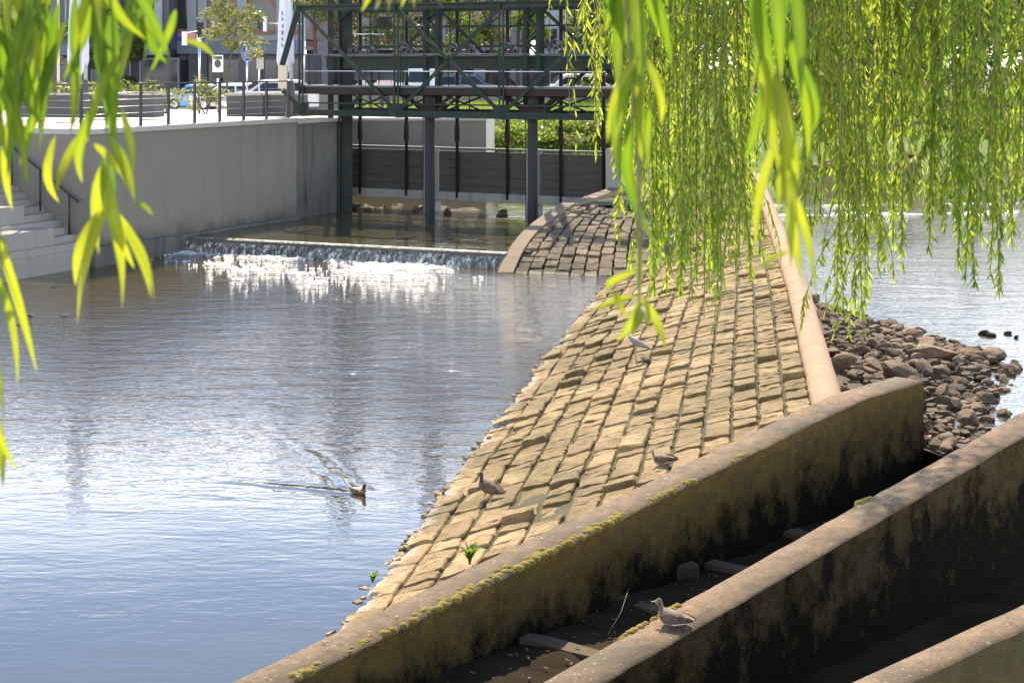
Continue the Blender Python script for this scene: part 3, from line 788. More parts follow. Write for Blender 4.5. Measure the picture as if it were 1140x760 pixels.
# cheek wall of the stairwell (perpendicular, descending plaza edge)
CH=V((-.914,.406,0))
b=MB(); b.prism([K+WI*.452,K+CH*5.4,K+CH*5.4+WD*.4,K+WI*.452+WD*.4],-.8,wt-.09); pchild(b,'stair_cheek',M['wall_grey'],rw)
b=MB(); b.prism([K+WI*.552,K+CH*5.4,K+CH*5.4+WD*.45,K+WI*.552+WD*.45],wt-.088,wt+.03); pchild(b,'stair_coping',M['coping'],rw)
# stairs
st=empty('river_stairs',tuple(K)); tag(st,'flight of grey concrete steps going down to the river with big seat blocks','stairs')
sd=-WD; W=12.; rise=.148; tread=.235; z0=.42; off=.08
for i in range(17):
    a=K+CH*(off+tread*i)+sd*.01; c=K+CH*6.0+sd*.01
    mb=MB(); mb.prism([a,a+sd*W,c+sd*W,c],(z0+rise*i-(.0 if i==0 else .0))-.25 if i else -.8,z0+rise*(i+1)); 
    pchild(mb,'step',M['step'],st,bevel=.008)
mb=MB(); a=K+CH*.003; mb.prism([a,a+sd*W,K+CH*.7+sd*W,K+CH*.7],-.8,z0-.004); pchild(mb,'landing',M['step'],st,bevel=.015)
for k,(o0,o1,zz,start) in enumerate([(.22,1.5,.93,.95),(1.0,2.6,1.40,.98)]):
    mb=MB(); a=K+CH*o0+sd*start; c=K+CH*o1+sd*start; mb.prism([a,a+sd*(W-start),c+sd*(W-start),c],.2,zz); pchild(mb,'seat_block',M['step'],st,bevel=.015)
# stair handrail, fixed to the cheek side
hr=empty('stair_handrail',tuple(K)); tag(hr,'thin dark metal handrail sloping down along the river steps','handrail')
mb=MB(); hs=sd*.16
p0=K+CH*.2+hs; p1=K+CH*4.3+hs
def stz(o): return z0+max(0,(o-off)/tread+1)*rise
mb.tube([p0+V((0,0,stz(.2)+.80)),p1+V((0,0,stz(4.3)+.85))],.025,8); pchild(mb,'rail',M['black'],hr)
for o in (.45,1.25,2.05,2.85,3.65):
    mb=MB(); p=K+CH*o+hs; mb.tube([p+V((0,0,stz(o)-.1)),p+V((0,0,stz(o)+.82))],.022,6); pchild(mb,'post',M['black'],hr)
# weathered abutment
ab=empty('gate_abutment',tuple(E)); tag(ab,'dark stained concrete abutment between river wall and sluice gates','abutment')
ad=(D-E).normalized(); an=V((-ad.y,ad.x,0))
b=MB(); b.prism([E+ad*.003,D,D+an*1.2+V((.0,.9,0)),E+an*1.2],-.8,2.86); pchild(b,'abutment_body',M['wall_dark'],ab,bevel=.02)
b=MB(); b.prism([E+ad*.003-an*.04,D-an*.04+ad*.04,D+an*1.3+V((.0,.9,0)),E+an*1.3],2.862,2.97); pchild(b,'abutment_cap',M['coping'],ab,bevel=.015)
# ---------------------------------------------------------------- railing on the river wall
rl=empty('river_railing',(K.x,K.y,wt)); tag(rl,'slim dark metal railing along the plaza edge above the river wall','railing')
e0=K+WI*.25; e1=E+WI*.25+V((.55,1.3,0))*.0
posts=[e0.lerp(e1,t) for t in [i/8 for i in range(9)]]
cposts=[K+CH*o+WI*.25+WD*.2 for o in (1.3,2.6,3.9,5.2)]
top=wt+1.0
for p in posts+cposts:
    mb=MB(); mb.box((p.x,p.y,wt+.03+.48),(.055,.055,.99),rz=math.atan2(WD.y,WD.x)); pchild(mb,'post',M['black'],rl)
mb=MB(); mb.beam(V((e0.x,e0.y,top+.01)),V((e1.x,e1.y,top+.01)),.05,.03); mb.beam(V((cposts[-1].x,cposts[-1].y,top+.01)),V((e0.x,e0.y,top+.012)),.05,.03); pchild(mb,'top_rail',M['black'],rl)
for h in (.18,.34,.5,.66,.82):
    mb=MB(); mb.tube([V((cposts[-1].x,cposts[-1].y,wt+h)),V((e0.x,e0.y,wt+h)),V((e1.x,e1.y,wt+h))],.004,4); pchild(mb,'wire',M['chrome'],rl)
# retaining wall behind the gates
b=MB(); rb=empty('back_retaining_wall',(-3,56,0)); tag(rb,'pale low concrete wall behind the sluice gates in front of the lawn','retaining wall')
b.prism([(-6.2,55.8),(-.85,55.8),(-.85,56.25),(-6.2,56.25)],-.8,2.60); pchild(b,'wall_body',M['wall_grey'],rb)
b=MB(); b.prism([(-6.25,55.75),(-.82,55.75),(-.82,56.3),(-6.25,56.3)],2.602,2.69); pchild(b,'coping',M['coping'],rb,bevel=.01)
b=MB(); lw=empty('low_street_wall',(-3,96.5,2)); tag(lw,'long low concrete wall between the lawn and the street','low wall')
b.prism([(-12,96.2),(9.5,96.2),(9.5,96.6),(-12,96.6)],1.5,2.78); pchild(b,'wall_body',M['wall_grey'],lw)
b=MB(); b.prism([(-12.05,96.15),(9.55,96.15),(9.55,96.65),(-12.05,96.65)],2.782,2.88); pchild(b,'coping',M['coping'],lw)
b=MB()
lr=empty('lawn_fence',(-6,90,2)); tag(lr,'short dark upright bar fence standing on the lawn before the low wall','fence')
for k in range(9):
    mb=MB(); x=-8.6+.62*k; mb.box((x,88.,2.75),(.06,.06,1.1)); pchild(mb,'post',M['black'],lr)
mb=MB(); mb.beam((-8.65,88,3.28),(-3.6,88,3.28),.05,.05); pchild(mb,'rail',M['black'],lr)

# ---------------------------------------------------------------- sluice bridge
U=V((.883,-.469,0)).normalized(); Nn=V((-U.y*-1*-1,0,0)); Nn=V((U.y,-U.x,0))   # towards the camera: (-.469,-.883)
F0=V((-5.8,46.9,0))
def sat(px,off):
    r=(px-570)/F; o=F0-Nn*off; return (r*o.y-o.x)/(U.x-r*U.y)
def sp_(px,off,z): 
    p=F0-Nn*off+U*sat(px,off); return V((p.x,p.y,z))
def so(s,off,z):
    p=F0-Nn*off+U*s; return V((p.x,p.y,z))
sb=empty('sluice_bridge',tuple(F0)); tag(sb,'dark green riveted steel lattice bridge carrying the winding gear over the sluice','sluice bridge')
G=M['green_steel']; GS=M['grey_steel']
def part(name,mat,fn,**kw):
    mb=MB(); fn(mb); return pchild(mb,name,mat,sb,**kw)
ZB,ZD0,ZD1,ZG,ZT=3.08,3.66,3.86,4.66,6.06
n_px=[335,441,558,688]
for off,last in ((0,0),(2.3,1)):
    ss=[sat(px,0) for px in n_px]; s0,s3=ss[0],ss[3]
    part('bottom_chord',G,lambda m:(m.beam(so(s0,off,ZB),so(s3,off,ZB),.16,.05),m.beam(so(s0,off+.02,ZB+.085),so(s3,off+.02,ZB+.085),.02,.12)))
    part('top_chord',G,lambda m:(m.beam(so(s0-.1,off,ZT),so(s3+.9,off,ZT),.18,.04),m.beam(so(s0-.1,off+.02,ZT-.08),so(s3+.9,off+.02,ZT-.08),.02,.12)))
    for i,s in enumerate(ss):
        part('vertical',G,lambda m:(m.beam(so(s-.05,off,ZB),so(s-.05,off,ZT),.05,.10),m.beam(so(s+.05,off+.01,ZB),so(s+.05,off+.01,ZT),.05,.03)))
        part('gusset_plate',G,lambda m:m.beam(so(s,off-.012,ZB+.0),so(s,off-.012,ZB+.30),.42,.014))
    if off==0: dg=[(0,1,0),(1,2,0),(1,2,1),(2,3,1)]
    else: dg=[(0,1,1),(1,2,0),(2,3,0),(2,3,1)]
    for a,c,dr in dg:
        za,zc=(ZB+.1,ZT-.1) if dr else (ZT-.1,ZB+.1)
        part('diagonal',G,lambda m:m.beam(so(ss[a],off+.03,za),so(ss[c],off+.03,zc),.03,.10))
ss=[sat(px,0) for px in n_px]; s0,s3=ss[0],ss[3]
for k in range(1,9):
    s_=lerp(s0 if False else sat(335,0),sat(688,0),k/9)
    part('thin_upright',G,lambda m:m.beam(so(s_,1.9,ZB+.1),so(s_,1.9,ZT-.05),.035,.035))
part('mid_rail',G,lambda m:m.beam(so(sat(335,0),2.28,4.95),so(sat(688,0),2.28,4.95),.06,.06))
part('mid_rail',G,lambda m:m.beam(so(sat(335,0),2.28,5.5),so(sat(688,0),2.28,5.5),.04,.05))
part('mid_rail',G,lambda m:m.beam(so(sat(335,0),.02,3.40),so(sat(688,0),.02,3.40),.03,.04))
for a_,c_ in ((335,388),(388,441),(441,499),(499,558),(558,623),(623,688)):
    part('lower_strut',G,lambda m:(m.beam(so(sat(a_,0),2.25,ZB),so(sat(c_,0),2.25,ZD0),.03,.05),m.beam(so(sat(a_,0),2.31,ZD0),so(sat(c_,0),2.31,ZB),.03,.05)))
# cross members
for s in ss:
    part('cross_beam',G,lambda m:m.beam(so(s,.05,ZB),so(s,2.25,ZB),.12,.10))
    part('cross_beam',G,lambda m:m.beam(so(s,.05,ZT-.05),so(s,2.25,ZT-.05),.12,.08))
# deck
part('deck',GS,lambda m:m.beam(so(s0-.1,.62,ZD1),so(s3-.1,.62,ZD1),1.1,.05))
part('deck_girder',M['rust_steel'],lambda m:(m.beam(so(s0-.1,.1,ZD0+.08),so(s3-.1,.1,ZD0+.08),.05,.19),m.beam(so(s0-.1,1.1,ZD0+.06),so(s3-.1,1.1,ZD0+.06),.05,.24)))
part('handrail',M['chrome'],lambda m:m.tube([so(s0,.10,4.27),so(s3-.4,.10,4.27)],.018,6))
part('handrail',GS,lambda m:m.tube([so(s0,.10,4.72),so(s3-.4,.10,4.72)],.018,6))
for k in range(7):
    part('rail_post',G,lambda m:m.tube([so(lerp(s0+.2,s3-.5,k/6),.10,ZD1),so(lerp(s0+.2,s3-.5,k/6),.10,4.72)],.014,5))
# gear beam
part('gear_beam',G,lambda m:(m.beam(so(s0,1.25,ZG),so(s3-.3,1.25,ZG),.22,.04),m.beam(so(s0,1.25,ZG-.17),so(s3-.3,1.25,ZG-.17),.03,.30)))
part('gear_beam_edge',GS,lambda m:m.beam(so(s0,1.11,ZG+.03),so(s3-.3,1.11,ZG+.03),.04,.03))
# columns: plate column and laced columns
cols=[378,483,595]
for k,px in enumerate(cols+[700]):
    s=sat(px,1.25); off=1.25
    zt=8.0
    if k==0:
        part('column',G,lambda m:(m.beam(so(s,off,-.5),so(s,off,zt),.05,.30),m.beam(so(s-.2,off-.14,-.5),so(s-.2,off-.14,zt),.16,.02),m.beam(so(s+.1,off+.14,-.5),so(s+.1,off+.14,zt),.40,.02)))
        part('bracket',G,lambda m:m.add([so(s,off-.1,5.6),so(s+.45,off-.1,5.98),so(s,off-.1,5.98),so(s,off-.07,5.6),so(s+.45,off-.07,5.98),so(s,off-.07,5.98)],[(0,1,2),(5,4,3),(0,3,4,1),(1,4,5,2),(2,5,3,0)]))
    else:
        for d_ in (-.19,.19):
            part('column_leg',G,lambda m:(m.beam(so(s+d_,off,3.0),so(s+d_,off,zt),.10,.05),m.beam(so(s+d_,off-.17,3.0),so(s+d_,off-.17,zt),.10,.05)))
        def lac(m):
            z=ZG+.05; i=0
            while z<zt-.3:
                a=-.17 if i%2 else .17
                m.beam(so(s+a,off-.20,z),so(s-a,off-.20,z+.32),.015,.05); m.beam(so(s+a,off+.03,z),so(s-a,off+.03,z+.32),.015,.05); z+=.32; i+=1
        part('lacing',G,lac)
# piers under the bridge
for px in (478.5,593):
    s=sat(px,.5)
    part('pier',M['pier_steel'],lambda m:(m.beam(so(s,.5,-.6),so(s,.5,ZD0-.0),.26,.26),m.beam(so(s-.13,.5-.14,-.6),so(s-.13,.5-.14,ZD0),.02,.04),m.beam(so(s+.13,.36,-.6),so(s+.13,.36,ZD0),.02,.04)),bevel=.01)
    part('bearing_block',M['rust_steel'],lambda m:m.beam(so(s-.28,.5,3.28),so(s+.28,.5,3.28),.40,.30),bevel=.015)
    for sg in (-1,1):
        part('knee_brace',M['rust_steel'],lambda m:m.beam(so(s+sg*.15,.45,3.25),so(s+sg*.75,.45,ZD0),.03,.08))
        part('knee_brace',M['rust_steel'],lambda m:m.beam(so(s+sg*.35,.60,3.25),so(s+sg*.95,.60,ZD0),.03,.06))
# end braces left and right
part('end_brace',G,lambda m:m.beam(so(s0-.05,-.02,ZT),so(s0-.42,-.35,4.3),.05,.16))
part('end_brace',G,lambda m:m.beam(so(s0-.4,-.3,3.75),so(s0+.1,0,ZB+.1),.04,.12))
part('end_brace',G,lambda m:m.beam(so(s3,0,ZB),so(s3-.28,.03,ZD0),.04,.08))
part('end_brace',G,lambda m:m.beam(so(s3-.3,2.3,ZB),so(s3-.05,2.3,ZD0),.04,.08))
part('control_box',M['beige'],lambda m:m.box(so(s0-.28,-.45,4.11),(.24,.2,.64)),bevel=.01)
part('kick_plate',GS,lambda m:m.beam(so(s0,2.25,4.25),so(s0+2.0,2.25,4.25),.02,.5))
for k in range(5):
    part('cage_bar',G,lambda m:m.tube([so(s0+.25+.22*k,2.2,ZD1),so(s0+.25+.22*k,2.2,5.3)],.012,5))
part('cage_rail',M['chrome'],lambda m:m.tube([so(s0+.1,2.2,5.32),so(s0+1.3,2.2,5.30)],.02,6))
# winding gears
def gear(px,rad,teeth,off):
    s=sat(px,off); c=so(s,off,ZG+.04+rad*.92)
    mb=MB()
    pts=[]
    n=28
    vs=[]
    for i in range(n):
        a=2*math.pi*i/n
        for (r_,o_) in ((rad*(1.0 if i%2 else .94),-.035),(rad*(1.0 if i%2 else .94),.035),(rad*.80,.035),(rad*.80,-.035)):
            vs.append(c+U*(r_*math.cos(a))+V((0,0,r_*math.sin(a)))-Nn*o_)
    fs=[(i*4+k,i*4+(k+1)%4,((i+1)%n)*4+(k+1)%4,((i+1)%n)*4+k) for i in range(n) for k in range(4)]
    mb.add(vs,fs); w=pchild(mb,'gear_wheel',M['black'],sb)
    mb=MB()
    for k in range(3):
        a=k*math.pi/3+.3; d=U*math.cos(a)+V((0,0,math.sin(a))); mb.beam(c-d*rad*.82,c+d*rad*.82,.03,.03,up=Nn)
    mb.tube([c-Nn*.1,c+Nn*.1],.05,8); sp=mb.build('spokes',M['black'],w)
    return c
for px,rad in ((393,.17),(413,.13),(449,.19),(460,.11),(503,.19),(524,.15),(562,.19),(573,.12),(618,.22),(641,.17)):
    gear(px,rad,20,1.2)
for px in (403,455,513,567,629):
    part('gear_box',M['black'],lambda m:(m.beam(sp_(px-6,1.3,ZG+.10),sp_(px+8,1.3,ZG+.10),.2,.18)),bevel=.02)
part('roof_slab',M['white'],lambda m:m.beam(sp_(510,3.2,6.16),sp_(551,3.2,6.16),.5,.07),bevel=.01)

# ---------------------------------------------------------------- gates
OFF=2.6
gates=[(385,472,(401,452.5)),(490,587,(509,565)),(603,680,(624.5,672))]
lab=['left sluice gate of dark wet timber next to the stained abutment','middle sluice gate of dark wet timber between the two steel piers','right sluice gate of dark wet timber beside the pale pillar and cobbled mound']
for (a,c,rods),lb in zip(gates,lab):
    sa,sc=sat(a,OFF),sat(c,OFF)
    g=empty('sluice_gate',tuple(so((sa+sc)/2,OFF,.8))); tag(g,lb,'sluice gate','sluice gates under the lattice bridge')
    for k in range(5):
        mb=MB(); z=.98+.235*k; mb.beam(so(sa,OFF+.01*((k*7)%3-1),z),so(sc,OFF+.01*((k*7)%3-1),z),.12,.228); pchild(mb,'plank',M['timber'],g)
    mb=MB(); mb.beam(so(sa-.02,OFF-.05,2.12),so(sc+.02,OFF-.05,2.12),.2,.05); pchild(mb,'top_rail',GS,g)
    for px in rods:
        s=sat(px,OFF-.15); mb=MB(); mb.tube([so(s,OFF-.15,.75),so(s,OFF-.15,2.3),so(s,OFF-.15,2.32),so(s,OFF-.15,2.75),so(s,OFF-.15,2.80),so(s,OFF-.15,7.4)],[.045,.045,.075,.075,.055,.055],8)
        pchild(mb,'lifting_rod',M['rust_steel'],g)
ss_=[sat(px,OFF) for px in (381,481,595,688)]
gs=empty('sluice_surround',tuple(so(ss_[0],OFF,0))); tag(gs,'pale concrete frame of posts and low beam holding the three sluice gates','gate frame')
mb=MB(); mb.beam(so(ss_[0],OFF-.02,.80),so(ss_[3],OFF-.02,.78),.30,.24); pchild(mb,'low_beam',M['gatepost'],gs,bevel=.015)
for s,w in ((ss_[0],.22),(ss_[1],.38),(ss_[2],.36)):
    mb=MB(); mb.beam(so(s,OFF,-.6),so(s,OFF,.698),.3,w,up=U) ; pchild(mb,'lower_post',M['gatepost'],gs)
    mb=MB(); mb.beam(so(s,OFF,.902),so(s,OFF,2.15),.26,w,up=U); pchild(mb,'post',M['gatepost'],gs)
s=sat(692,OFF-.2); mb=MB(); mb.beam(so(s,OFF-.2,-.5),so(s,OFF-.2,2.25),.7,.62,up=U); pchild(mb,'end_pillar',M['gatepost'],gs,bevel=.02)
# gravel bar under and behind the gates
b=MB()
def gb(u,v):
    p=so(lerp(-.3,6.,u),OFF+lerp(-.6,2.2,v),0); z=.22+.18*math.sin(v*3.14)*(.55+nz((p.x,p.y,0),1.3))*sstep(1.,.6,u)+.07*nz((p.x,p.y,2),6); return (p.x,p.y,z)
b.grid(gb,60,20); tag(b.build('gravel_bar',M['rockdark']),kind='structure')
r_=random.Random(8)
for k in range(14):
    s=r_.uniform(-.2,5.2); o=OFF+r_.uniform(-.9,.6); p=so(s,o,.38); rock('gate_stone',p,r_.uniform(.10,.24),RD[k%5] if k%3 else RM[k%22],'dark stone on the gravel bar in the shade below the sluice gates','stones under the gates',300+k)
# far bank rocks on the right
for k in range(34):
    x=r_.uniform(11,24); e=74+.25*(x-16)+1.5*nz((x,0,0),.2); y=e+r_.uniform(-.8,1.6); 
    rock('bank_rock',V((x,y,max(.05,fbz(x,y)))),r_.uniform(.25,.6),RM[k%22],'grey brown rock along the far bank seen between the willow curtains','rocks on the far bank',400+k)
# ---------------------------------------------------------------- plaza furniture
def leafball(mb,c,r,n,size,rg_,flat=1.):
    for i in range(n):
        d=V((rg_.gauss(0,1),rg_.gauss(0,1),rg_.gauss(0,1))).normalized()*(rg_.random()**.45)
        p=V(c)+V((d.x*r[0],d.y*r[1],d.z*r[2])); s=size*rg_.uniform(.6,1.4)
        a=V((rg_.gauss(0,1),rg_.gauss(0,1),rg_.gauss(0,.6))).normalized(); q=a.cross(V((rg_.gauss(0,1),rg_.gauss(0,1),rg_.gauss(0,1)))).normalized()
        mb.add([p-a*s,p-q*s*.45,p+a*s,p+q*s*.45],[(0,1,2,3)],0,False,rg_.random())
def planter(px0,px1,Y,label,seed,plants=True):
    a=at(px0,120,Y); c=at(px1,120,Y-.3); z=plaza_z(a.x,Y); g=empty('planter',(a.x,Y,z)); tag(g,label,'planter','long concrete planters on the plaza')
    d=(c-a); d.z=0; L=d.length; d.normalize(); n=V((-d.y,d.x,0)); w=.9; h=.70
    P=[a,a+d*L,a+d*L+n*w,a+n*w]; mb=MB(); mb.prism(P,z,z+h-.06); pchild(mb,'box',M['planter'],g,bevel=.02)
    mb=MB()
    for (p,q) in ((P[0],P[1]),(P[1],P[2]),(P[2],P[3]),(P[3],P[0])):
        i=(q-p).normalized(); mb.beam(V((p.x,p.y,z+h-.03))+i*.052,V((q.x,q.y,z+h-.03))-i*.052,.10,.06)
    pchild(mb,'rim',M['coping'],g)
    if plants:
        mb=MB(); r_=random.Random(seed)
        k=int(L/.35)
        for i in range(k):
            p=a+d*(L*(i+.5)/k)+n*w*.5; leafball(mb,(p.x,p.y,z+h+.12),(.42,.40,.28),80,.07,r_)
        o=pchild(mb,'foliage',M['foliage'],g)
    return g
planter(18,92,49.2,'leftmost long grey planter with low shrubs half hidden by near willow leaves',1)
planter(95,171,49.2,'grey planter with low shrubs standing right of the left white flag',2)
planter(252,292,51.5,'bare grey planter in front of the silver car',3,False)
planter(292.5,330,51.5,'bare grey planter against the left end of the lattice bridge',4,False)
# bushy plant before the blue car
def shrub(px,Y,zf,h,wd,label,seed,n=900,size=.06,mat='foliage'):
    p=at(px,100,Y); z=zf(p.x,Y); r_=random.Random(seed); g=empty('shrub',(p.x,Y,z)); tag(g,label,'shrub')
    mb=MB()
    for k in range(6): mb.tube([(p.x,Y,z-.05),(p.x+r_.gauss(0,wd*.25),Y+r_.gauss(0,wd*.2),z+h*.6)],[.02,.01],5)
    pchild(mb,'stems',M['bark'],g)
    mb=MB()
    for k in range(9):
        leafball(mb,(p.x+r_.gauss(0,wd*.32),Y+r_.gauss(0,wd*.3),z+h*r_.uniform(.25,.85)),(wd*.28,wd*.28,h*.2),n//9,size,r_)
    pchild(mb,'foliage',M[mat],g); return g
shrub(229,60,plaza_z,1.1,1.2,'loose leafy bush growing in front of the blue car',11,900,.06)
shrub(222,62,plaza_z,1.6,.5,'tall thin spray of leaves left of the bush by the blue car',12,260,.05)
shrub(185,64,plaza_z,.9,1.6,'low flowering bush left of the blue car bonnet',13,800,.06)
shrub(40,62,plaza_z,.9,2.4,'low hedge bush far left behind the planters',14,900,.06)
shrub(140,63,plaza_z,.95,3.4,'wide low hedge behind the planter with the white flag',15,1300,.06)
# grassy bank bushes behind the gates
for k,(px,Y,h,wd,lb) in enumerate([(553,60.5,1.3,1.7,'dry yellowish bush at the end of the pale back wall'),(583,62,1.1,1.5,'brown green bush on the bank behind the middle gate'),(612,61,1.2,1.7,'bright bush on the bank behind the second steel pier'),(640,62,1.2,2.0,'green bush on the bank above the right gate'),(668,61,1.3,1.8,'dark leafy bush on the bank left of the pale pillar'),(690,63,1.3,1.8,'green bush on the bank behind the pale gate pillar')]):
    shrub(px,Y,lawn_z,h,wd,lb,30+k,1300,.09,'grass' if k in(0,2,3) else 'foliage')

def flag(px,Y,label,zbot,ztop,wd,seed):
    p=at(px,100,Y); z=plaza_z(p.x,Y); g=empty('flagpole',(p.x,Y,z)); tag(g,label,'flag','tall flagpoles with white flags on the plaza')
    mb=MB(); mb.tube([(p.x+wd*.7,Y,z),(p.x+wd*.7,Y,ztop+.25)],[.06,.035],8); pchild(mb,'pole',M['cladding'],g)
    mb=MB(); mb.tube([(p.x+wd*.7,Y,z),(p.x+wd*.7,Y,z+.45),(p.x+wd*.7,Y,z+1.05)],[.20,.13,.07],10); pchild(mb,'base_cover',M['planter'],g)
    mb=MB(); n=32; rows=34; vs=[]
    for j in range(rows+1):
        t=j/rows; zz=lerp(zbot,ztop,t); r0=wd*(.12+.93*sstep(0,.2,t))*(1-.35*t**1.6)+.015
        for i in range(n):
            a=2*math.pi*i/n; rr=r0*(1+.28*math.cos(5*a+t*3.)*(1-.3*t))+.02*nz((math.cos(a)*2,math.sin(a)*2,t*9+seed),1.5)
            vs.append((p.x-.05*(1-t)**3+rr*math.cos(a)*.9,Y+rr*.45*math.sin(a),zz+.15*math.cos(a)*(t<.03)))
    mb.add(vs,[(j*n+i,j*n+(i+1)%n,(j+1)*n+(i+1)%n,(j+1)*n+i) for j in range(rows) for i in range(n)],0,True)
    pchild(mb,'cloth',M['white_cloth'],g)
    mb=MB(); r_=random.Random(seed)
    for k in range(6):   # vertical dark lettering down the cloth
        zz=zbot+.95+.19*k; x0=p.x-wd*.50
        for q in range(3):
            if r_.random()<.75: mb.box((x0+.022*q,Y-wd*.62,zz+r_.uniform(-.02,.02)),(.014,.012,.11))
        mb.box((x0+.022,Y-wd*.62-.003,zz+r_.choice([-.05,0,.05])),(.055,.012,.02))
    pchild(mb,'lettering',M['planter'],g)
    return g
flag(318.5,50,'limp white flag with dark lettering at the left end of the lattice bridge',4.05,6.6,.22,1)
flag(88,47,'limp white flag behind the left planters, half hidden by near willow leaves',3.95,7.2,.26,2)

def post_sign(name,px,Y,label,cat,build):
    p=at(px,100,Y); z=plaza_z(p.x,Y) if Y<97 else street_z(p.x,Y); g=empty(name,(p.x,Y,z)); tag(g,label,cat); build(g,p,z); return g
def disc(mb,c,rx,rz,th=.02,n=24,mi=0):
    vs=[(c[0]+rx*math.cos(2*math.pi*i/n),c[1]+o,c[2]+rz*math.sin(2*math.pi*i/n)) for o in(-th/2,th/2) for i in range(n)]
    mb.add(vs,[tuple(range(n)),tuple(range(n,2*n))[::-1]]+[((i+1)%n,i,n+i,n+(i+1)%n) for i in range(n)],mi)
def blue(g,p,z):
    Y=p.y; s=Y/F
    mb=MB(); mb.tube([(p.x,Y,z),(p.x,Y,at(275,44,Y).z)],.038,8); pchild(mb,'pole',M['chrome'],g)
    c=at(275.3,59.3,Y-.06); mb=MB(); disc(mb,c,.22,.32); face=pchild(mb,'sign_plate',M['blue_sign'],g)
    mb=MB(); disc(mb,c+V((0,.012,0)),.235,.34,.015); pchild(mb,'sign_border',M['white'],g)
    mb=MB(); y=c.y-.016
    # walker with child above, bicycle below
    disc(mb,(c.x-.03,y,c.z+.235),.022,.026,.01,10); mb.box((c.x-.03,y,c.z+.165),(.05,.01,.10)); mb.beam((c.x-.04,y,c.z+.12),(c.x-.075,y,c.z+.03),.01,.022); mb.beam((c.x-.02,y,c.z+.12),(c.x+.01,y,c.z+.03),.01,.022)
    disc(mb,(c.x+.065,y,c.z+.15),.016,.02,.01,10); mb.box((c.x+.065,y,c.z+.10),(.035,.01,.07)); mb.beam((c.x+.065,y,c.z+.07),(c.x+.055,y,c.z+.03),.01,.02); mb.beam((c.x+.03,y,c.z+.13),(c.x-.01,y,c.z+.15),.01,.014)
    mb.box((c.x,y,c.z-.005),(.38,.01,.014))
    for dx in(-.085,.085):
        for i in range(14):
            a0=2*math.pi*i/14; a1=2*math.pi*(i+1)/14; mb.beam((c.x+dx+.05*math.cos(a0),y,c.z-.13+.062*math.sin(a0)),(c.x+dx+.05*math.cos(a1),y,c.z-.13+.062*math.sin(a1)),.01,.014)
    for (q,w_) in (((-.085,-.13),(-.03,-.06)),((-.03,-.06),(.06,-.06)),((.085,-.13),(.055,-.05)),((-.03,-.06),(.0,-.13)),((0,-.13),(.06,-.06))):
        mb.beam((c.x+q[0],y,c.z+q[1]),(c.x+w_[0],y,c.z+w_[1]),.01,.014)
    pchild(mb,'pictogram',M['white'],g)
    c2=at(272.3,48.3,Y-.06); mb=MB(); mb.box(c2,(.40,.02,.17)); pchild(mb,'upper_plate',M['white'],g)
    mb=MB(); mb.box(c2+V((-.03,-.014,0)),(.2,.01,.03)); mb.add([c2+V((.06,-.018,.05)),c2+V((.06,-.018,-.05)),c2+V((.14,-.018,0))],[(0,1,2)]); pchild(mb,'arrow',M['black'],g)
post_sign('cycle_path_sign',275,68,'round blue sign with white walkers and bicycle on a grey pole by the silver car','sign',blue)
def board(g,p,z):
    Y=p.y; mb=MB(); mb.tube([(p.x,Y,z),(p.x,Y,at(243,61,Y).z)],.04,8); pchild(mb,'pole',M['chrome'],g)
    c=at(242.5,71,Y-.06); mb=MB(); mb.box(c,(.44,.03,.70)); pchild(mb,'board',M['white'],g)
    mb=MB(); mb.box(c+V((0,-.018,.24)),(.36,.01,.12)); disc(mb,c+V((0,-.02,0)),.13,.17,.01); pchild(mb,'print',M['planter'],g)
    c=at(242.5,84,Y-.06); mb=MB(); mb.box(c,(.42,.03,.24)); pchild(mb,'lower_board',M['black'],g)
post_sign('parking_sign',242.5,70,'white framed board with a grey disc on a pole beside the young tree','sign',board)
def small_sign(g,p,z):
    Y=p.y; mb=MB(); mb.tube([(p.x,Y,z),(p.x,Y,at(289,46,Y).z)],.035,8); pchild(mb,'pole',M['chrome'],g)
    c=at(289.5,70.5,Y-.05); mb=MB(); mb.box(c,(.30,.02,.50)); pchild(mb,'sign_plate',M['coping'],g)
post_sign('street_sign',288.5,72,'small grey plate on a thin pole between blue sign and right white flag','sign',small_sign)
def tl_arm(g,p,z):
    Y=p.y; mb=MB(); q=at(338,27,Y); mb.tube([(q.x,Y,plaza_z(q.x,Y)),(q.x,Y,q.z+.3)],.07,8); mb.tube([(q.x,Y,q.z),(at(297,27,Y).x,Y,at(297,26,Y).z)],.035,8); pchild(mb,'mast',M['chrome'],g)
    c=at(294.5,27,Y); mb=MB(); mb.box(c+V((.02,0,0)),(.10,.5,.66)); pchild(mb,'backboard',M['white'],g)
    mb=MB(); mb.box(c+V((-.13,0,0)),(.16,.26,.60)); pchild(mb,'signal_head',M['black'],g,bevel=.02)
    for k in(-1,0,1):
        mb=MB(); cc=c+V((-.22,0,.18*k)); mb.tube([cc+V((.03,0,0)),cc+V((-.10,0,-.01))],.085,10,cap=False); pchild(mb,'visor',M['black'],g)
post_sign('traffic_light',294.5,78,'traffic light hanging from a long arm behind the right white flag','traffic light',tl_arm)
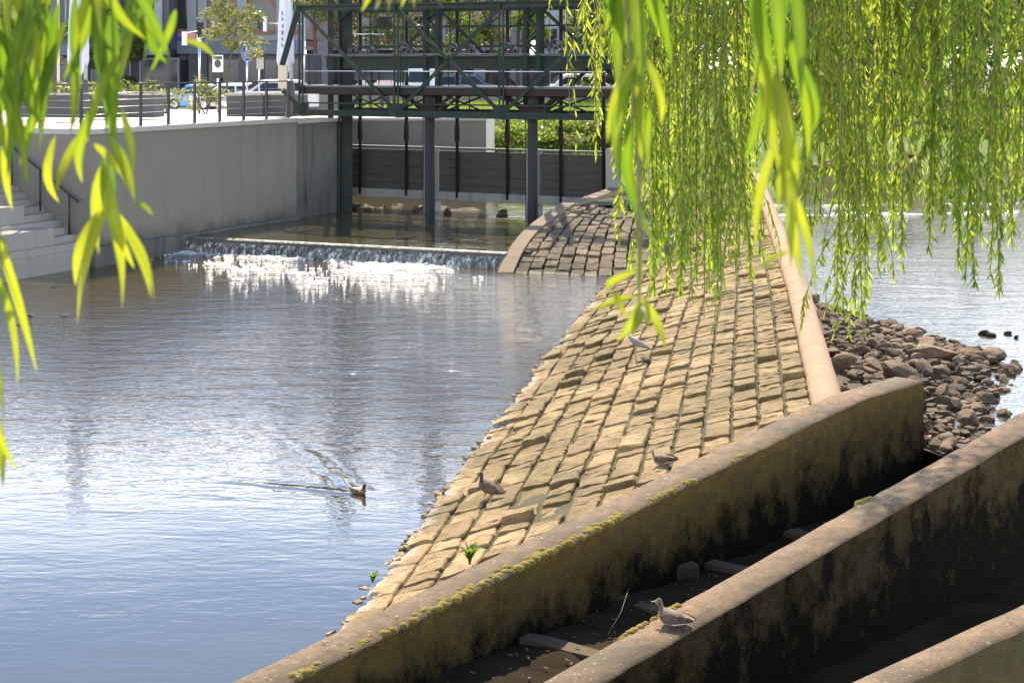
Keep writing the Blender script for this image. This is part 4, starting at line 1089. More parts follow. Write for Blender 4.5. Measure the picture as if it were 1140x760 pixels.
def tl(g,p,z):
    Y=p.y; mb=MB(); mb.tube([(p.x,Y,z),(p.x,Y,at(222,28,Y).z)],.06,8); pchild(mb,'mast',M['chrome'],g)
    c=at(223.5,33,Y); mb=MB(); mb.box(c,(.26,.25,.75)); pchild(mb,'signal_head',M['black'],g,bevel=.02)
    for k in(-1,0,1):
        mb=MB(); cc=c+V((0,-.12,.24*k)); mb.tube([cc,cc+V((0,-.14,-.01))],.09,10,cap=False); pchild(mb,'visor',M['black'],g)
    c=at(205.5,43,Y); mb=MB(); mb.box(c,(.24,.05,.62)); pchild(mb,'side_board',M['white'],g)
    c=at(221.5,45,Y-.05); mb=MB(); mb.box(c,(.20,.05,.55)); pchild(mb,'side_board',M['white'],g)
    mb=MB(); mb.beam(at(205,37,Y),at(224,34,Y),.04,.04); pchild(mb,'arm',M['chrome'],g)
    c=at(213.5,43,Y-.02); mb=MB(); mb.box(c,(.36,.08,.5)); pchild(mb,'box_sign',M['brick'],g)
post_sign('traffic_light',222,78,'traffic light on a post with white boards in front of the brick arches','traffic light',tl)
def lampb(g,p,z):
    Y=p.y; mb=MB(); mb.tube([(p.x,Y,z),(p.x,Y,z+7.5),(p.x+.4,Y,z+7.9)],[.07,.05,.04],8); pchild(mb,'post',M['chrome'],g)
    mb=MB(); mb.box((p.x+.6,Y,z+7.9),(.6,.2,.1)); pchild(mb,'lamp_head',M['chrome'],g,bevel=.02)
post_sign('street_lamp',612,110,'tall thin grey street lamp before the pale office building','street lamp',lampb)
post_sign('street_lamp',65,75,'tall thin grey street lamp among the near willow leaves on the plaza','street lamp',lampb)

# ---------------------------------------------------------------- cars
def car(name,label,px,Y,zg,L,H,Wd,col,heading,van=False,roofcol=None):
    mat=simple('car paint '+label.split()[0]+str(px),col,.25,0,.05); mat.node_tree.nodes['Principled BSDF'].inputs['Coat Weight'].default_value=.6
    p=at(px,100,Y); g=empty(name,(p.x,Y,zg),heading); tag(g,label,'car')
    hb=H*.56; gc=.17
    if van: prof=[(-.5,.30),(-.5,.62),(-.485,.93),(-.46,1.0),(.22,1.0),(.30,.96),(.40,.62),(.485,.52),(.5,.42),(.5,.2)]
    else:   prof=[(-.5,.30),(-.495,.58),(-.46,.66),(-.34,.96),(-.27,1.0),(.05,1.0),(.12,.97),(.27,.66),(.42,.58),(.48,.50),(.5,.40),(.5,.22)]
    prof=[(-.49,.14)]+prof+[(.47,.14)]
    mb=MB(); vs=[]; cs=[(-1,.0),(-.96,.0),(-.80,.0),(0,0),(.80,0),(.96,0),(1,0)]
    ks=[-1.,-.93,-.72,0,.72,.93,1.]
    n=len(prof)
    for k in ks:
        for (x,h) in prof:
            tum=1-.24*max(0,(h-.6)/.4)
            e=abs(k); dn=0. if e<.9 else (.03 if e<1 else .09)
            vs.append((x*L*(1-.02*(e>.95)),k*Wd/2*tum,h*H-(dn*H*.35 if h>.45 else 0)))
    fs=[(j*n+i,(j+1)*n+i,(j+1)*n+(i+1)%n,j*n+(i+1)%n) for j in range(len(ks)-1) for i in range(n)]
    mb.add(vs,fs,0,True); mb.add(vs[:n],[tuple(range(n))]); mb.add(vs[-n:],[tuple(range(n))[::-1]])
    mb.build('body',mat,g)
    def sidewin(x0,x1,s):
        m2=MB(); t=lambda h:(1-.24*max(0,(h-.6)/.4))*Wd/2*s*1.012
        if van: q=[(x0,.62),(x1,.62),(x1-.02,.9),(x0,.9)]
        else: q=[(x0[0],.655),(x1[0],.655),(x1[1],.90),(x0[1],.90)]
        m2.add([(x*L,t(h),h*H-.02) for x,h in q],[(0,1,2,3) if s<0 else (3,2,1,0)]); m2.build('side_window',M['glass'],g)
    for s in(-1,1):
        if van: sidewin(-.1,.12,s); sidewin(.14,.32,s); sidewin(-.4,-.14,s)
        else: sidewin((-.40,-.31),(-.10,-.09),s); sidewin((-.08,-.07),(.235,.115),s)
    m2=MB(); a,b_=((.40,.62),(.30,.95)) if van else ((.265,.67),(.13,.955))
    w0,w1=Wd*.42,Wd*.37
    m2.add([(a[0]*L+.02,-w0,a[1]*H+.01),(a[0]*L+.02,w0,a[1]*H+.01),(b_[0]*L+.02,w1,b_[1]*H),(b_[0]*L+.02,-w1,b_[1]*H)],[(0,1,2,3)]); m2.build('windscreen',M['glass'],g)
    m2=MB(); a,b_=((-.505,.62),(-.492,.92)) if van else ((-.455,.68),(-.35,.94))
    m2.add([(a[0]*L-.02,-w0,a[1]*H),(a[0]*L-.02,w0,a[1]*H),(b_[0]*L-.03,w1,b_[1]*H),(b_[0]*L-.03,-w1,b_[1]*H)],[(3,2,1,0)]); m2.build('rear_window',M['glass'],g)
    for x in(-.31,.31):
        for s in(-1,1):
            m2=MB(); y=s*(Wd/2-.09); m2.tube([(x*L,y-.1,.31),(x*L,y+.1,.31)],.31,18); w=m2.build('wheel',M['black'],g)
            m2=MB(); m2.tube([(x*L,y+s*.09,.31),(x*L,y+s*.115,.31)],.19,12); m2.build('rim',M['chrome'],w)
    for s in(-1,1):
        m2=MB(); m2.box((.487*L,s*Wd*.36,.50*H),(.06,.3,.12)); m2.build('headlight',M['white'],g,bevel=.02)
        m2=MB(); m2.box((-.497*L,s*Wd*.38,.54*H),(.05,.22,.16)); m2.build('tail_light',M['tail'],g,bevel=.02)
    return g
M['tail']=simple('red tail lamp',(.4,.02,.02),.3)
pz=plaza_z
car('parked_car','small sky blue hatchback behind the gap between the planters',216,97,pz(0,97),3.7,1.42,1.7,(.10,.36,.75),math.pi+.25)
car('parked_car','silver car behind the bare planters near the right white flag',301,80,pz(0,80),4.3,1.48,1.75,(.5,.5,.5),math.pi+.35)
car('parked_car','white car behind the young tree left of the silver car',259,90,pz(0,90),4.3,1.42,1.75,(.75,.76,.78),math.pi-.1)
car('parked_van','tall white van behind the lattice bridge and the person in pale shirt',440,101,2.05,5.0,2.15,1.9,(.72,.72,.72),math.pi+.1,True)
car('parked_car','white car seen through the right end of the lattice bridge',652,101,2.1,4.4,1.75,1.8,(.78,.76,.75),.15)
car('parked_car','dark red car behind the right end of the lattice bridge beside the white car',690,103,2.1,4.3,1.75,1.8,(.35,.06,.05),.1)
car('parked_car','dark grey car behind the middle of the lattice bridge',520,104,2.1,4.4,1.75,1.8,(.12,.13,.15),.0)

# ---------------------------------------------------------------- person
def skinned(name,joints,edges,mats,parent=None,sub=2,root=0):
    me=bpy.data.meshes.new(name); me.from_pydata([j[0] for j in joints],edges,[]); o=bpy.data.objects.new(name,me); C.objects.link(o)
    for m in mats: me.materials.append(m)
    o.modifiers.new('skin','SKIN')
    if not me.skin_vertices: bpy.context.view_layer.objects.active=o
    sv=me.skin_vertices[0].data
    for i,j in enumerate(joints):
        r=j[1]; sv[i].radius=(r,r) if not isinstance(r,tuple) else r; sv[i].use_root=(i==root)
    s=o.modifiers.new('sub','SUBSURF'); s.levels=sub; s.render_levels=sub
    dg=bpy.context.evaluated_depsgraph_get(); ev=o.evaluated_get(dg); m2=bpy.data.meshes.new_from_object(ev)
    o.modifiers.clear(); o.data=m2
    for p in m2.polygons: p.use_smooth=True
    if parent is not None: o.parent=parent
    return o
M['skin']=simple('skin',(.42,.26,.19),.6,var=.1); M['shirt']=simple('pale pink shirt',(.66,.52,.53),.85,var=.08,scale=6,bump=.2,bscale=9)
M['trousers']=simple('dark trousers',(.04,.045,.06),.85); M['hair']=simple('grey brown hair',(.16,.12,.09),.8)
b=MB(); b.prism([(-6.2,56.26),(-.85,56.26),(-.6,59.),(-6.2,59.)],.5,2.66); tag(b.build('path',M['paver']),kind='structure')
PX=(429-570)*57.4/F; pers=empty('person',(PX,57.4,2.66),.25); tag(pers,'person in a pale pink shirt standing beyond the lattice bridge before the white van','person')
J=[((0,0,.98),(.17,.12)),((0,.0,1.18),(.165,.115)),((0,.01,1.36),(.20,.12)),((0,.03,1.48),(.085,.075)),((0,.05,1.56),(.06,.06)),((0,.07,1.64),(.095,.11)),((0,.07,1.72),(.06,.07)),
 ((-.19,.01,1.42),(.065,.065)),((-.25,.0,1.16),(.05,.05)),((-.20,.22,1.02),(.035,.035)),((-.17,.30,1.02),(.04,.03)),
 ((.19,.01,1.42),(.065,.065)),((.25,.0,1.16),(.05,.05)),((.20,.22,1.02),(.035,.035)),((.17,.30,1.02),(.04,.03)),
 ((-.10,0,.88),(.095,.10)),((-.11,.02,.48),(.062,.065)),((-.11,-.02,.08),(.04,.045)),((-.12,.14,.035),(.035,.03)),
 ((.10,0,.88),(.095,.10)),((.11,.02,.48),(.062,.065)),((.11,-.02,.08),(.04,.045)),((.12,.14,.035),(.035,.03))]
Ed=[(0,1),(1,2),(2,3),(3,4),(4,5),(5,6),(2,7),(7,8),(8,9),(9,10),(2,11),(11,12),(12,13),(13,14),(0,15),(15,16),(16,17),(17,18),(0,19),(19,20),(20,21),(21,22)]
po=skinned('body',J,Ed,[M['skin'],M['shirt'],M['trousers']],pers)
for f in po.data.polygons:
    c=f.center; f.material_index = 2 if c.z<.98 and abs(c.y)<.16 and c.z<.98 and not(abs(c.x)>.145 and c.z>.93) else (1 if c.z<1.50 and not (c.y>.20 and c.z>.9) else 0)
mb=MB(); n=14
vs=[(.108*math.sin(math.pi*j/8)*math.cos(2*math.pi*i/n),.055+.122*math.sin(math.pi*j/8)*math.sin(2*math.pi*i/n),1.675+.11*math.cos(math.pi*j/8)) for j in range(9) for i in range(n)]
mb.add(vs,[(j*n+i,(j+1)*n+i,(j+1)*n+(i+1)%n,j*n+(i+1)%n) for j in range(8) for i in range(n)],0,True)
mb.build('hair',M['hair'],pers)

# ---------------------------------------------------------------- birds
def featherm(name,c1,c2,c3,scale=30,spot=.5):
    t=NT(name); v=t.coord((1,1.6,1.6)); vo=t.node('ShaderNodeTexVoronoi'); vo.inputs['Scale'].default_value=scale; t.link(v,vo.inputs['Vector'])
    n=t.noise(v,12,4,.6); c=t.mix(t.ramp(vo.outputs['Distance'],[(.25,1.),(.62,0.)]),c2,c1); c=t.mix(t.ramp(n,[(.45,0.),(.7,spot)]),c,c3)
    return t.set(c,.7,t.bump(vo.outputs['Distance'],.4,.01))
M['f_brown']=featherm('mottled brown feathers',(.045,.024,.012),(.30,.175,.085),(.016,.010,.006),19)
M['f_dark']=featherm('dark brown feathers',(.035,.020,.012),(.12,.070,.038),(.014,.009,.006),19)
M['f_pale']=featherm('pale buff feathers',(.34,.27,.20),(.46,.38,.29),(.2,.15,.1),24)
M['f_grey']=featherm('grey feathers',(.16,.15,.14),(.25,.23,.21),(.09,.085,.08),22)
M['f_white']=simple('white wing edge',(.72,.70,.66),.7,0,.05)
M['bill']=simple('olive bill',(.16,.12,.04),.5); M['leg']=simple('orange red leg',(.50,.16,.06),.5); M['leg_grey']=simple('grey yellow leg',(.30,.25,.16),.6); M['eye']=simple('dark eye',(.006,.006,.006),.15)
def bird(name,label,loc,heading,size,rings,mats,matfn,legs=None,pitch=0.,eye=None,wing=None,group=None):
    """rings: (x,z,ry,rz) along the body from tail to bill, in body lengths; x forward"""
    mb=MB(); n=14; vs=[]
    for (x,z,ry,rz) in rings:
        for i in range(n):
            a=2*math.pi*i/n; vs.append((x*size,ry*size*math.cos(a),(z+rz*math.sin(a))*size))
    fs=[(j*n+i,j*n+(i+1)%n,(j+1)*n+(i+1)%n,(j+1)*n+i) for j in range(len(rings)-1) for i in range(n)]
    mb.add(vs,fs,0,True); mb.add(vs[:n],[tuple(range(n))[::-1]]); mb.add(vs[-n:],[tuple(range(n))])
    k0=len(mb.f)
    for i,f in enumerate(mb.f):
        c=sum((V(mb.v[q]) for q in f),V())/len(f); mb.m[i]=matfn(c/size)
    if wing:   # folded wings as raised plates of feathers along the flanks, part of the same mesh
        for s in(-1,1):
            for (w,mi) in wing:
                m=len(w)//2
                v2=[(x*size,s*y*size,z*size) for x,y,z in w]; mb.add(v2,[(i,i+1,m+i+1,m+i) if s>0 else (m+i,m+i+1,i+1,i) for i in range(m-1)],mi,True)
    if eye:
        for s in(-1,1): mb.tube([(eye[0]*size,s*eye[1]*size,eye[2]*size),(eye[0]*size,s*(eye[1]+.012)*size,eye[2]*size)],.014*size,8,len(mats)-1)
    if legs:
        for (x,y,ztop,zb,r,mi) in legs:
            mb.tube([(x*size,y*size,ztop*size),((x+.01)*size,y*size,(ztop*.45+zb*.55)*size),((x-.02)*size,y*size,zb*size)],[r*1.5*size,r*size,r*size],6,mi)
            for t in(-.5,0,.5):
                mb.tube([((x-.02)*size,y*size,(zb+.012)*size),((x+.10*math.cos(t))*size,(y+.10*math.sin(t))*size,(zb+.006)*size)],[r*.9*size,r*.5*size],5,mi)
    o=mb.build(name,mats,None); o.location=loc; o.rotation_euler=(0,pitch,heading); tag(o,label,'bird',group)
    md=o.modifiers.new('sub','SUBSURF'); md.levels=1; md.render_levels=1
    return o
duck_sit=[(-.60,.25,.01,.008),(-.55,.25,.07,.020),(-.46,.24,.12,.06),(-.34,.215,.175,.12),(-.18,.20,.22,.175),(.0,.195,.24,.20),(.14,.20,.225,.195),(.24,.225,.18,.165),(.28,.285,.14,.13),(.29,.36,.112,.105),(.30,.42,.104,.096),(.315,.475,.104,.094),(.35,.515,.102,.094),(.40,.515,.074,.066),(.435,.50,.048,.036),(.49,.485,.040,.020),(.55,.478,.032,.011),(.57,.478,.010,.004)]
wingA=[([(-.60,.05,.28),(-.40,.12,.315),(-.15,.19,.32),(.06,.215,.30),(.18,.185,.29),(-.58,.09,.21),(-.38,.205,.185),(-.12,.262,.14),(.06,.268,.13),(.18,.215,.18)],1),
       ([(-.54,.125,.215),(-.36,.214,.18),(-.12,.268,.135),(-.52,.13,.190),(-.34,.216,.155),(-.12,.270,.112)],3)]
def mf(c): return 4 if c.x>.43 else (1 if c.z>.31 and c.x<.25 else (2 if c.z<.10 or (c.x>.33 and c.z<.48) else 0))
dm=[M['f_brown'],M['f_dark'],M['f_pale'],M['f_white'],M['bill'],M['leg'],M['eye']]
def ondir(a,b_): d=b_-a; return math.atan2(d.y,d.x)
# duck sitting on the middle wall
i_=min(range(len(w2P)),key=lambda i:(w2P[i]-V((.99,12.19,.47))).length)
pw=w2P[i_]+w2N*.185; 
bird('duck','mottled brown duck sitting on the concrete wall with head up',(pw.x,pw.y,pw.z+.004),math.pi-.6,.31,duck_sit,dm,mf,None,0,(.375,.096,.535),wingA)
# duck standing on the paving
duck_st=[(x,z+.16 if x<.25 else z+.10,a,c) for x,z,a,c in duck_sit]
wingB=[([(x,y,z+.16) for x,y,z in w],mi) for w,mi in wingA]
p=gp(540,552,.0); z=zpav(p.x,p.y)
for _ in range(4): p=gp(540,553,z+.02); z=zpav(p.x,p.y)
bird('duck','dark brown duck with orange legs standing on the sunlit paving near the water',(p.x,p.y,z+.015),math.pi-.5,.33,duck_st,[M['f_dark'],M['f_dark'],M['f_brown'],M['f_brown'],M['bill'],M['leg'],M['eye']],lambda c:4 if c.x>.43 else (0 if c.z>.2 else 2),[(.0,.07,.24,.0,.018,5),(.05,-.07,.24,.02,.018,5)],-.32,(.375,.096,.585),wingB)
# duck resting on the mossy stones
p=gp(737,514,.5)
for _ in range(4): p=gp(737,514,zpav(p.x,p.y)+.02)
bird('duck','brown duck resting low on the mossy paving just above the long mossy wall',(p.x,p.y,zpav(p.x,p.y)-.01),math.pi-.3,.29,[(x,z-.02 if x<.26 else z-.08,a,c) for x,z,a,c in duck_sit],dm,mf,None,0,(.375,.096,.455),wingA)
# swimming duck
p=gp(400,549,0)
bird('duck','small brown duck swimming alone on the river leaving a wake',(p.x,p.y,-.025),-.75,.24,duck_sit,[M['f_brown'],M['f_dark'],M['f_pale'],M['f_pale'],M['bill'],M['leg'],M['eye']],lambda c:4 if c.x>.43 else (1 if c.x>.26 and c.z>.30 else (2 if c.z>.24 else 0)),None,0,(.375,.096,.535),wingA)
# long legged bird
p=gp(708,403,.3)
for _ in range(4): p=gp(708,403,zpav(p.x,p.y)+.02)
her=[(-.60,.50,.01,.01),(-.52,.53,.05,.025),(-.40,.58,.085,.06),(-.22,.64,.125,.11),(0,.72,.15,.135),(.16,.80,.125,.115),(.25,.88,.075,.07),(.29,.95,.048,.045),(.32,1.02,.042,.04),(.36,1.07,.058,.052),(.42,1.085,.052,.046),(.47,1.075,.028,.024),(.55,1.06,.018,.014),(.64,1.045,.006,.005)]
bird('wading_bird','grey wading bird on long thin legs on the paving behind the hanging leaves',(p.x,p.y,zpav(p.x,p.y)+.01),math.pi-.30,.40,her,[M['f_grey'],M['f_grey'],M['f_pale'],M['f_dark'],M['bill'],M['leg_grey'],M['eye']],lambda c:4 if c.x>.47 else (2 if c.z<.62-.0*c.x and c.x>-.2 and c.z<.60+.2*c.x else (1 if c.x<.3 else 0)),[(-.02,.06,.62,.0,.016,5),(.03,-.06,.62,.0,.016,5)],0.,(.385,.052,1.09))
p=gp(719,407,.3); rock('wet_stone',V((p.x,p.y,zpav(p.x,p.y)+.03)),.10,RD[2],'dark blue grey stone lying on the paving at the feet of the wading bird',None,7)
# ---------------------------------------------------------------- buildings
def arch_pts(cx,w,z0,z1,n=10):
    r=w/2; pts=[(cx-r,z0),(cx+r,z0)]+[(cx+r*math.cos(a),z1-r+r*math.sin(a)) for a in [math.pi*i/n for i in range(n+1)]]
    return pts
def facade(name,label,x0,x1,Y,zg,zt,wall,depth=12):
    g=empty(name,((x0+x1)/2,Y,zg)); tag(g,label,'building'); return g
def wallbox(g,name,x0,x1,Y0,Y1,z0,z1,mat):
    mb=MB(); mb.box(((x0+x1)/2,(Y0+Y1)/2,(z0+z1)/2),(x1-x0,Y1-Y0,z1-z0)); return pchild(mb,name,mat,g)
def window(g,cx,w,z0,z1,Y,arch=False,frame='cladding',glassm='glass'):
    mb=MB()
    if arch: pts=arch_pts(cx,w,z0,z1)
    else: pts=[(cx-w/2,z0),(cx+w/2,z0),(cx+w/2,z1),(cx-w/2,z1)]
    n=len(pts); k=1.0
    c=(cx,(z0+z1)/2)
    out=[(c[0]+(p[0]-c[0])*(1+.24/w),c[1]+(p[1]-c[1])*(1+.24/(z1-z0))) for p in pts]
    vs=[(p[0],Y-.12,p[1]) for p in out]+[(p[0],Y-.12,p[1]) for p in pts]+[(p[0],Y+.02,p[1]) for p in pts]+[(p[0],Y+.02,p[1]) for p in out]
    fs=[]
    for i in range(n):
        j=(i+1)%n; fs+=[(i,j,n+j,n+i),(n+i,n+j,2*n+j,2*n+i),(3*n+i,3*n+j,j,i)]
    mb.add(vs,fs); f=pchild(mb,'window',M[frame],g)
    mb=MB(); mb.add([(p[0],Y-.03,p[1]) for p in pts],[tuple(range(n))])
    pa=mb.build('pane',M[glassm]); pa.parent=f; pa.matrix_parent_inverse=Matrix.Translation(-V(g.location)) if False else (Matrix.Identity(4))
    return f
def pilaster(g,x,w,Y,z0,z1,mat='cladding'):
    mb=MB(); mb.box((x,Y-.15,(z0+z1)/2),(w,.34,z1-z0)); pchild(mb,'pilaster',M[mat],g)
Yb=115; zb=1.9; ppm=F/Yb
xb=lambda px:(px-570)/ppm
g=facade('arcade_building','red brick building with arched windows and pale pilasters over dark shops',xb(190),xb(338),Yb,zb,20,'brick')
wallbox(g,'wall',xb(190),xb(338),Yb,Yb+12,6.1,16.5,M['brick'])
wallbox(g,'shop_front',xb(190),xb(338),Yb+.35,Yb+11,zb-.2,5.1,M['darkclad'])
wallbox(g,'fascia',xb(190)-.02,xb(338)+.02,Yb-.25,Yb+.3,5.1,6.0,M['fascia'])
wallbox(g,'cornice',xb(190)-.02,xb(338)+.02,Yb-.35,Yb+.2,6.0,6.35,M['cladding'])
for k in range(2):
    wallbox(g,'cornice',xb(190)-.02,xb(338)+.02,Yb-.25,Yb+.2,9.6+3.6*k,9.95+3.6*k,M['cladding'])
for px in (214.5,226,270,313):
    pilaster(g,xb(px),.62,Yb,6.36,16.3)
    pilaster(g,xb(px),.55,Yb+.3,zb-.2,5.09,'darkclad')
for px in (247,291.5,331,201):
    for k in range(2): window(g,xb(px),1.75,6.75+3.6*k,8.75+3.3*0+3.6*k,Yb,True,'brick')
for px in (202,235,257,282,301,326):
    window(g,xb(px),1.2,zb+.2,4.7,Yb+.34,False,'darkclad','shopglass')
wallbox(g,'sign_band',xb(132),xb(230),Yb-.42,Yb-.26,6.02,6.28,M['blue_trim'])
# darker building at the far left
Yc=112; pc=F/Yc; xc=lambda px:(px-570)/pc
g=facade('corner_building','dark clad building with tall windows and shop front at the far left',xc(-180),xc(188),Yc,zb,20,'darkclad')
wallbox(g,'wall',xc(-180),xc(188),Yc,Yc+14,5.4,17,M['darkclad'])
wallbox(g,'shop_front',xc(-180),xc(188),Yc+.5,Yc+13,zb-.2,5.4,M['black'])
wallbox(g,'fascia',xc(-180),xc(188),Yc-.3,Yc+.4,5.0,5.7,M['fascia'])
for i in range(13):
    px=-160+27*i
    for k in range(3): window(g,xc(px),1.0,6.3+3.6*k,8.7+3.6*k,Yc,False,'cladding')
    if i%2==0: window(g,xc(px+12),2.4,zb+.3,4.7,Yc+.5,False,'fascia','shopglass')
    if i%3==0: pilaster(g,xc(px+13),.5,Yc,5.75,16.8,'cladding')
# brick block behind the bridge
Yd=137; pd=F/Yd; xd=lambda px:(px-570)/pd
g=facade('apartment_block','brown brick block with grey columns behind the trees and lattice bridge',xd(345),xd(585),Yd,1.9,18,'brick')
wallbox(g,'wall',xd(340),xd(585),Yd,Yd+12,5.6,15,M['brick'])
wallbox(g,'ground_floor',xd(340),xd(585),Yd+.6,Yd+11,1.7,5.6,M['darkclad'])
for k in range(3): wallbox(g,'band',xd(340)-.02,xd(585)+.02,Yd-.2,Yd+.3,5.5+3.2*k,5.8+3.2*k,M['cladding'])
for px in (360,405,447,490,534,575):
    pilaster(g,xd(px),.9,Yd,1.7,14.5)
    for k in range(3): window(g,xd(px+21),1.6,6.4+3.2*k,8.2+3.2*k,Yd,False,'cladding')
    window(g,xd(px+21),2.2,2.2,4.9,Yd+.6,False,'fascia','shopglass')
# pale office
Ye=132; pe=F/Ye; xe=lambda px:(px-570)/pe
g=facade('office_building','pale blue grey office building behind the right half of the lattice bridge',xe(598),xe(740),Ye,1.9,22,'paleclad')
wallbox(g,'wall',xe(598),xe(745),Ye,Ye+12,4.6,13.5,M['paleclad']); wallbox(g,'ground_floor',xe(598),xe(745),Ye+.5,Ye+11,1.7,4.6,M['darkclad'])
for i in range(6):
    for k in range(3): window(g,xe(612+24*i),1.1,5.6+3.1*k,7.1+3.1*k,Ye,False,'cladding')
    if i%2==0: window(g,xe(620+24*i),2.2,2.2,4.2,Ye+.5,False,'fascia','shopglass')
# brick building seen through the willow
Yf=108; pf=F/Yf; xf=lambda px:(px-570)/pf
g=facade('brick_house','red brick building glimpsed between the willow curtains on the right',xf(880),xf(1060),Yf,2,14,'brick')
wallbox(g,'wall',xf(860),xf(1050),Yf,Yf+10,1.5,6.7,M['brick']); wallbox(g,'upper_floor',xf(860),xf(1050),Yf-.1,Yf+10,6.7,9.5,M['paleclad'])
for i in range(6): window(g,xf(875+28*i),1.0,2.6,4.6,Yf,False,'cladding')

# ---------------------------------------------------------------- town trees
def tree(name,label,px,Y,zf,h,cr,ch,seed,n=5000,size=.14,mat='foliage',cat='tree',group=None,trunk=.14):
    r_=random.Random(seed); x=(px-570)*Y/F; z=zf(x,Y); g=empty(name,(x,Y,z)); tag(g,label,cat,group)
    mb=MB(); top=V((x+r_.gauss(0,.2),Y,z+h*.8)); mb.tube([(x,Y,z-.2),(x+r_.gauss(0,.08),Y,z+h*.3),tuple(top)],[trunk,trunk*.8,trunk*.25],8)
    tips=[]
    for k in range(14):
        t=r_.uniform(.32,.8); b0=V((x,Y,z+h*t)); a=r_.uniform(0,6.28); rr=cr*r_.uniform(.45,.95)
        e=V((x+rr*math.cos(a),Y+rr*math.sin(a),min(z+h,b0.z+r_.uniform(.1,.5)*ch*.5))); mb.tube([b0,b0.lerp(e,.5)+V((0,0,.15)),e],[trunk*.4,trunk*.25,.015],5); tips.append(e)
    pchild(mb,'trunk',M['bark'],g)
    mb=MB(); cl=26
    for k in range(cl):
        if k<14: c=tips[k]
        else:
            a=r_.uniform(0,6.28); q=r_.random()**.6; c=V((x+cr*.8*q*math.cos(a),Y+cr*.8*q*math.sin(a),z+h-ch*r_.random()*.95))
        s=cr*r_.uniform(.22,.42); leafball(mb,c,(s,s,s*.75),n//cl,size,r_)
    pchild(mb,'crown',M[mat],g); return g
tree('young_tree','young airy street tree with pale leaves before the brick arches',254,66,plaza_z,4.9,1.25,3.0,2,2600,.075,trunk=.05)
st_z=lambda x,y:1.95
for i,(px,Y,h,cr,lb,mt) in enumerate([(350,104,13.,2.8,'dense street tree behind the left end of the lattice bridge','foliage'),(384,109,15.,3.2,'street tree behind the plate column of the lattice bridge','foliage_dark'),(418,106,13.,2.7,'thin twiggy street tree behind the first bridge panel','foliage'),
    (452,112,16.,3.2,'dark street tree between two gear wheels of the bridge','foliage_dark'),(503,106,7.4,2.0,'bright green street tree behind the laced middle column','grass'),(546,110,14.,2.7,'sunlit street tree left of the pale office building','foliage'),(577,108,10.5,2.1,'tall bright street tree behind the third laced column','grass'),
    (655,106,6.0,2.0,'low street tree in front of the pale office building','foliage')]):
    tree('street_tree',lb,px,Y,st_z,h,cr,h*.78,40+i,5200,.13,mt,'tree','street trees behind the bridge')
for i,(px,Y,h,cr,lb,mt) in enumerate([(735,104,7.5,3.5,'bushy tree hidden behind the left willow curtain','foliage'),(830,100,7,4.,'big green tree behind the gap between willow curtains','foliage_dark'),(905,92,5,2.6,'grey green tree on the far bank at the left edge of the second curtain','foliage'),(1010,112,8.5,5,'tall tree behind the brick house on the far bank','foliage_dark'),(1085,94,6.5,4.,'dense dark tree on the far bank behind the right willow curtain','foliage_dark'),(1150,92,6.5,4.,'tree at the right end of the far bank','foliage'),(700,96,8,4.2,'broad tree behind the right end of the lattice bridge','foliage_dark'),(785,98,8,4.5,'wide green tree behind the first willow curtain','foliage'),(870,96,7,4.,'dark tree where the two willow curtains meet','foliage_dark'),(955,94,6.5,3.6,'grey green tree before the red brick building','foliage'),(1045,93,6.8,4.,'dark leafy tree right of the red brick building','foliage_dark'),(25,100,8,2.4,'street tree behind near willow leaves at the far left','foliage_dark'),(130,104,7,2.0,'small street tree before the dark corner building','foliage_dark')]):
    tree('bank_tree' if px>700 else 'street_tree',lb,px,Y,(lambda x,y:fbz(x,y)) if px>800 else st_z,h,cr,h*.9,60+i,4800,.16,mt)
r_=random.Random(77)
for k in range(9):
    px=890+30*k+r_.uniform(-8,8); Y=80+r_.uniform(-2,5); x=(px-570)*Y/F
    shrub(px,Y,fbz,r_.uniform(.9,2.),2.2,'low green bush number on the far bank' if False else ['round bush on the far bank at the left edge of the middle curtain','dark bush on the far bank behind the middle willow curtain','tall bush on the far bank under the brick house','broad bush on the far bank left of the lit grass','low bush beside the lit grass gap on the far bank','green bush on the far bank right of the lit grass gap','dark green bush behind the dense right willow curtain','bush on the far bank near the right picture edge','rightmost bush on the far bank'][k],80+k,800,.12,'foliage_dark' if k%2 else 'foliage')

# ---------------------------------------------------------------- the willow
wl=empty('willow_tree',(9.5,12,1.0)); tag(wl,'weeping willow whose long leafy branches hang down over the stone paving and rubble','willow')
mb=MB(); tk=[V((9.5,12,.6)),V((9.4,12.1,2.5)),V((9.1,12,4.6)),V((8.6,11.8,6.4))]
mb.tube(tk,[.55,.45,.38,.33],14); pchild(mb,'trunk',M['bark'],wl)
limbs=[[V((8.8,11.9,5.8)),V((6.5,10.5,7.6)),V((4,9.3,8.1)),V((1.0,8.6,7.7))],[V((8.7,11.8,6.2)),V((5,7,8.2)),V((1.5,3,7.6)),V((-.9,1.7,6.6))],[V((8.6,11.8,6.3)),V((7,14,8.5)),V((5,17.5,8.8)),V((3.0,20.8,7.6))],[V((8.8,11.8,6)),V((5.5,9.0,7.2)),V((3.2,8.,7.4)),V((2.,7.4,7.0))],[V((8.9,11.9,6.1)),V((8,14,8.2)),V((8.5,18,8.9)),V((9,21,8.4))]]
for L in limbs:
    mb=MB(); P=[]
    for i in range(3):
        for t in (0,.33,.66): P.append(L[i].lerp(L[i+1],t)+V((0,0,.12*math.sin(t*3.1))))
    P.append(L[3]); n=len(P); mb.tube(P,[lerp(.20,.03,i/(n-1)) for i in range(n)],8); pchild(mb,'limb',M['bark'],wl)
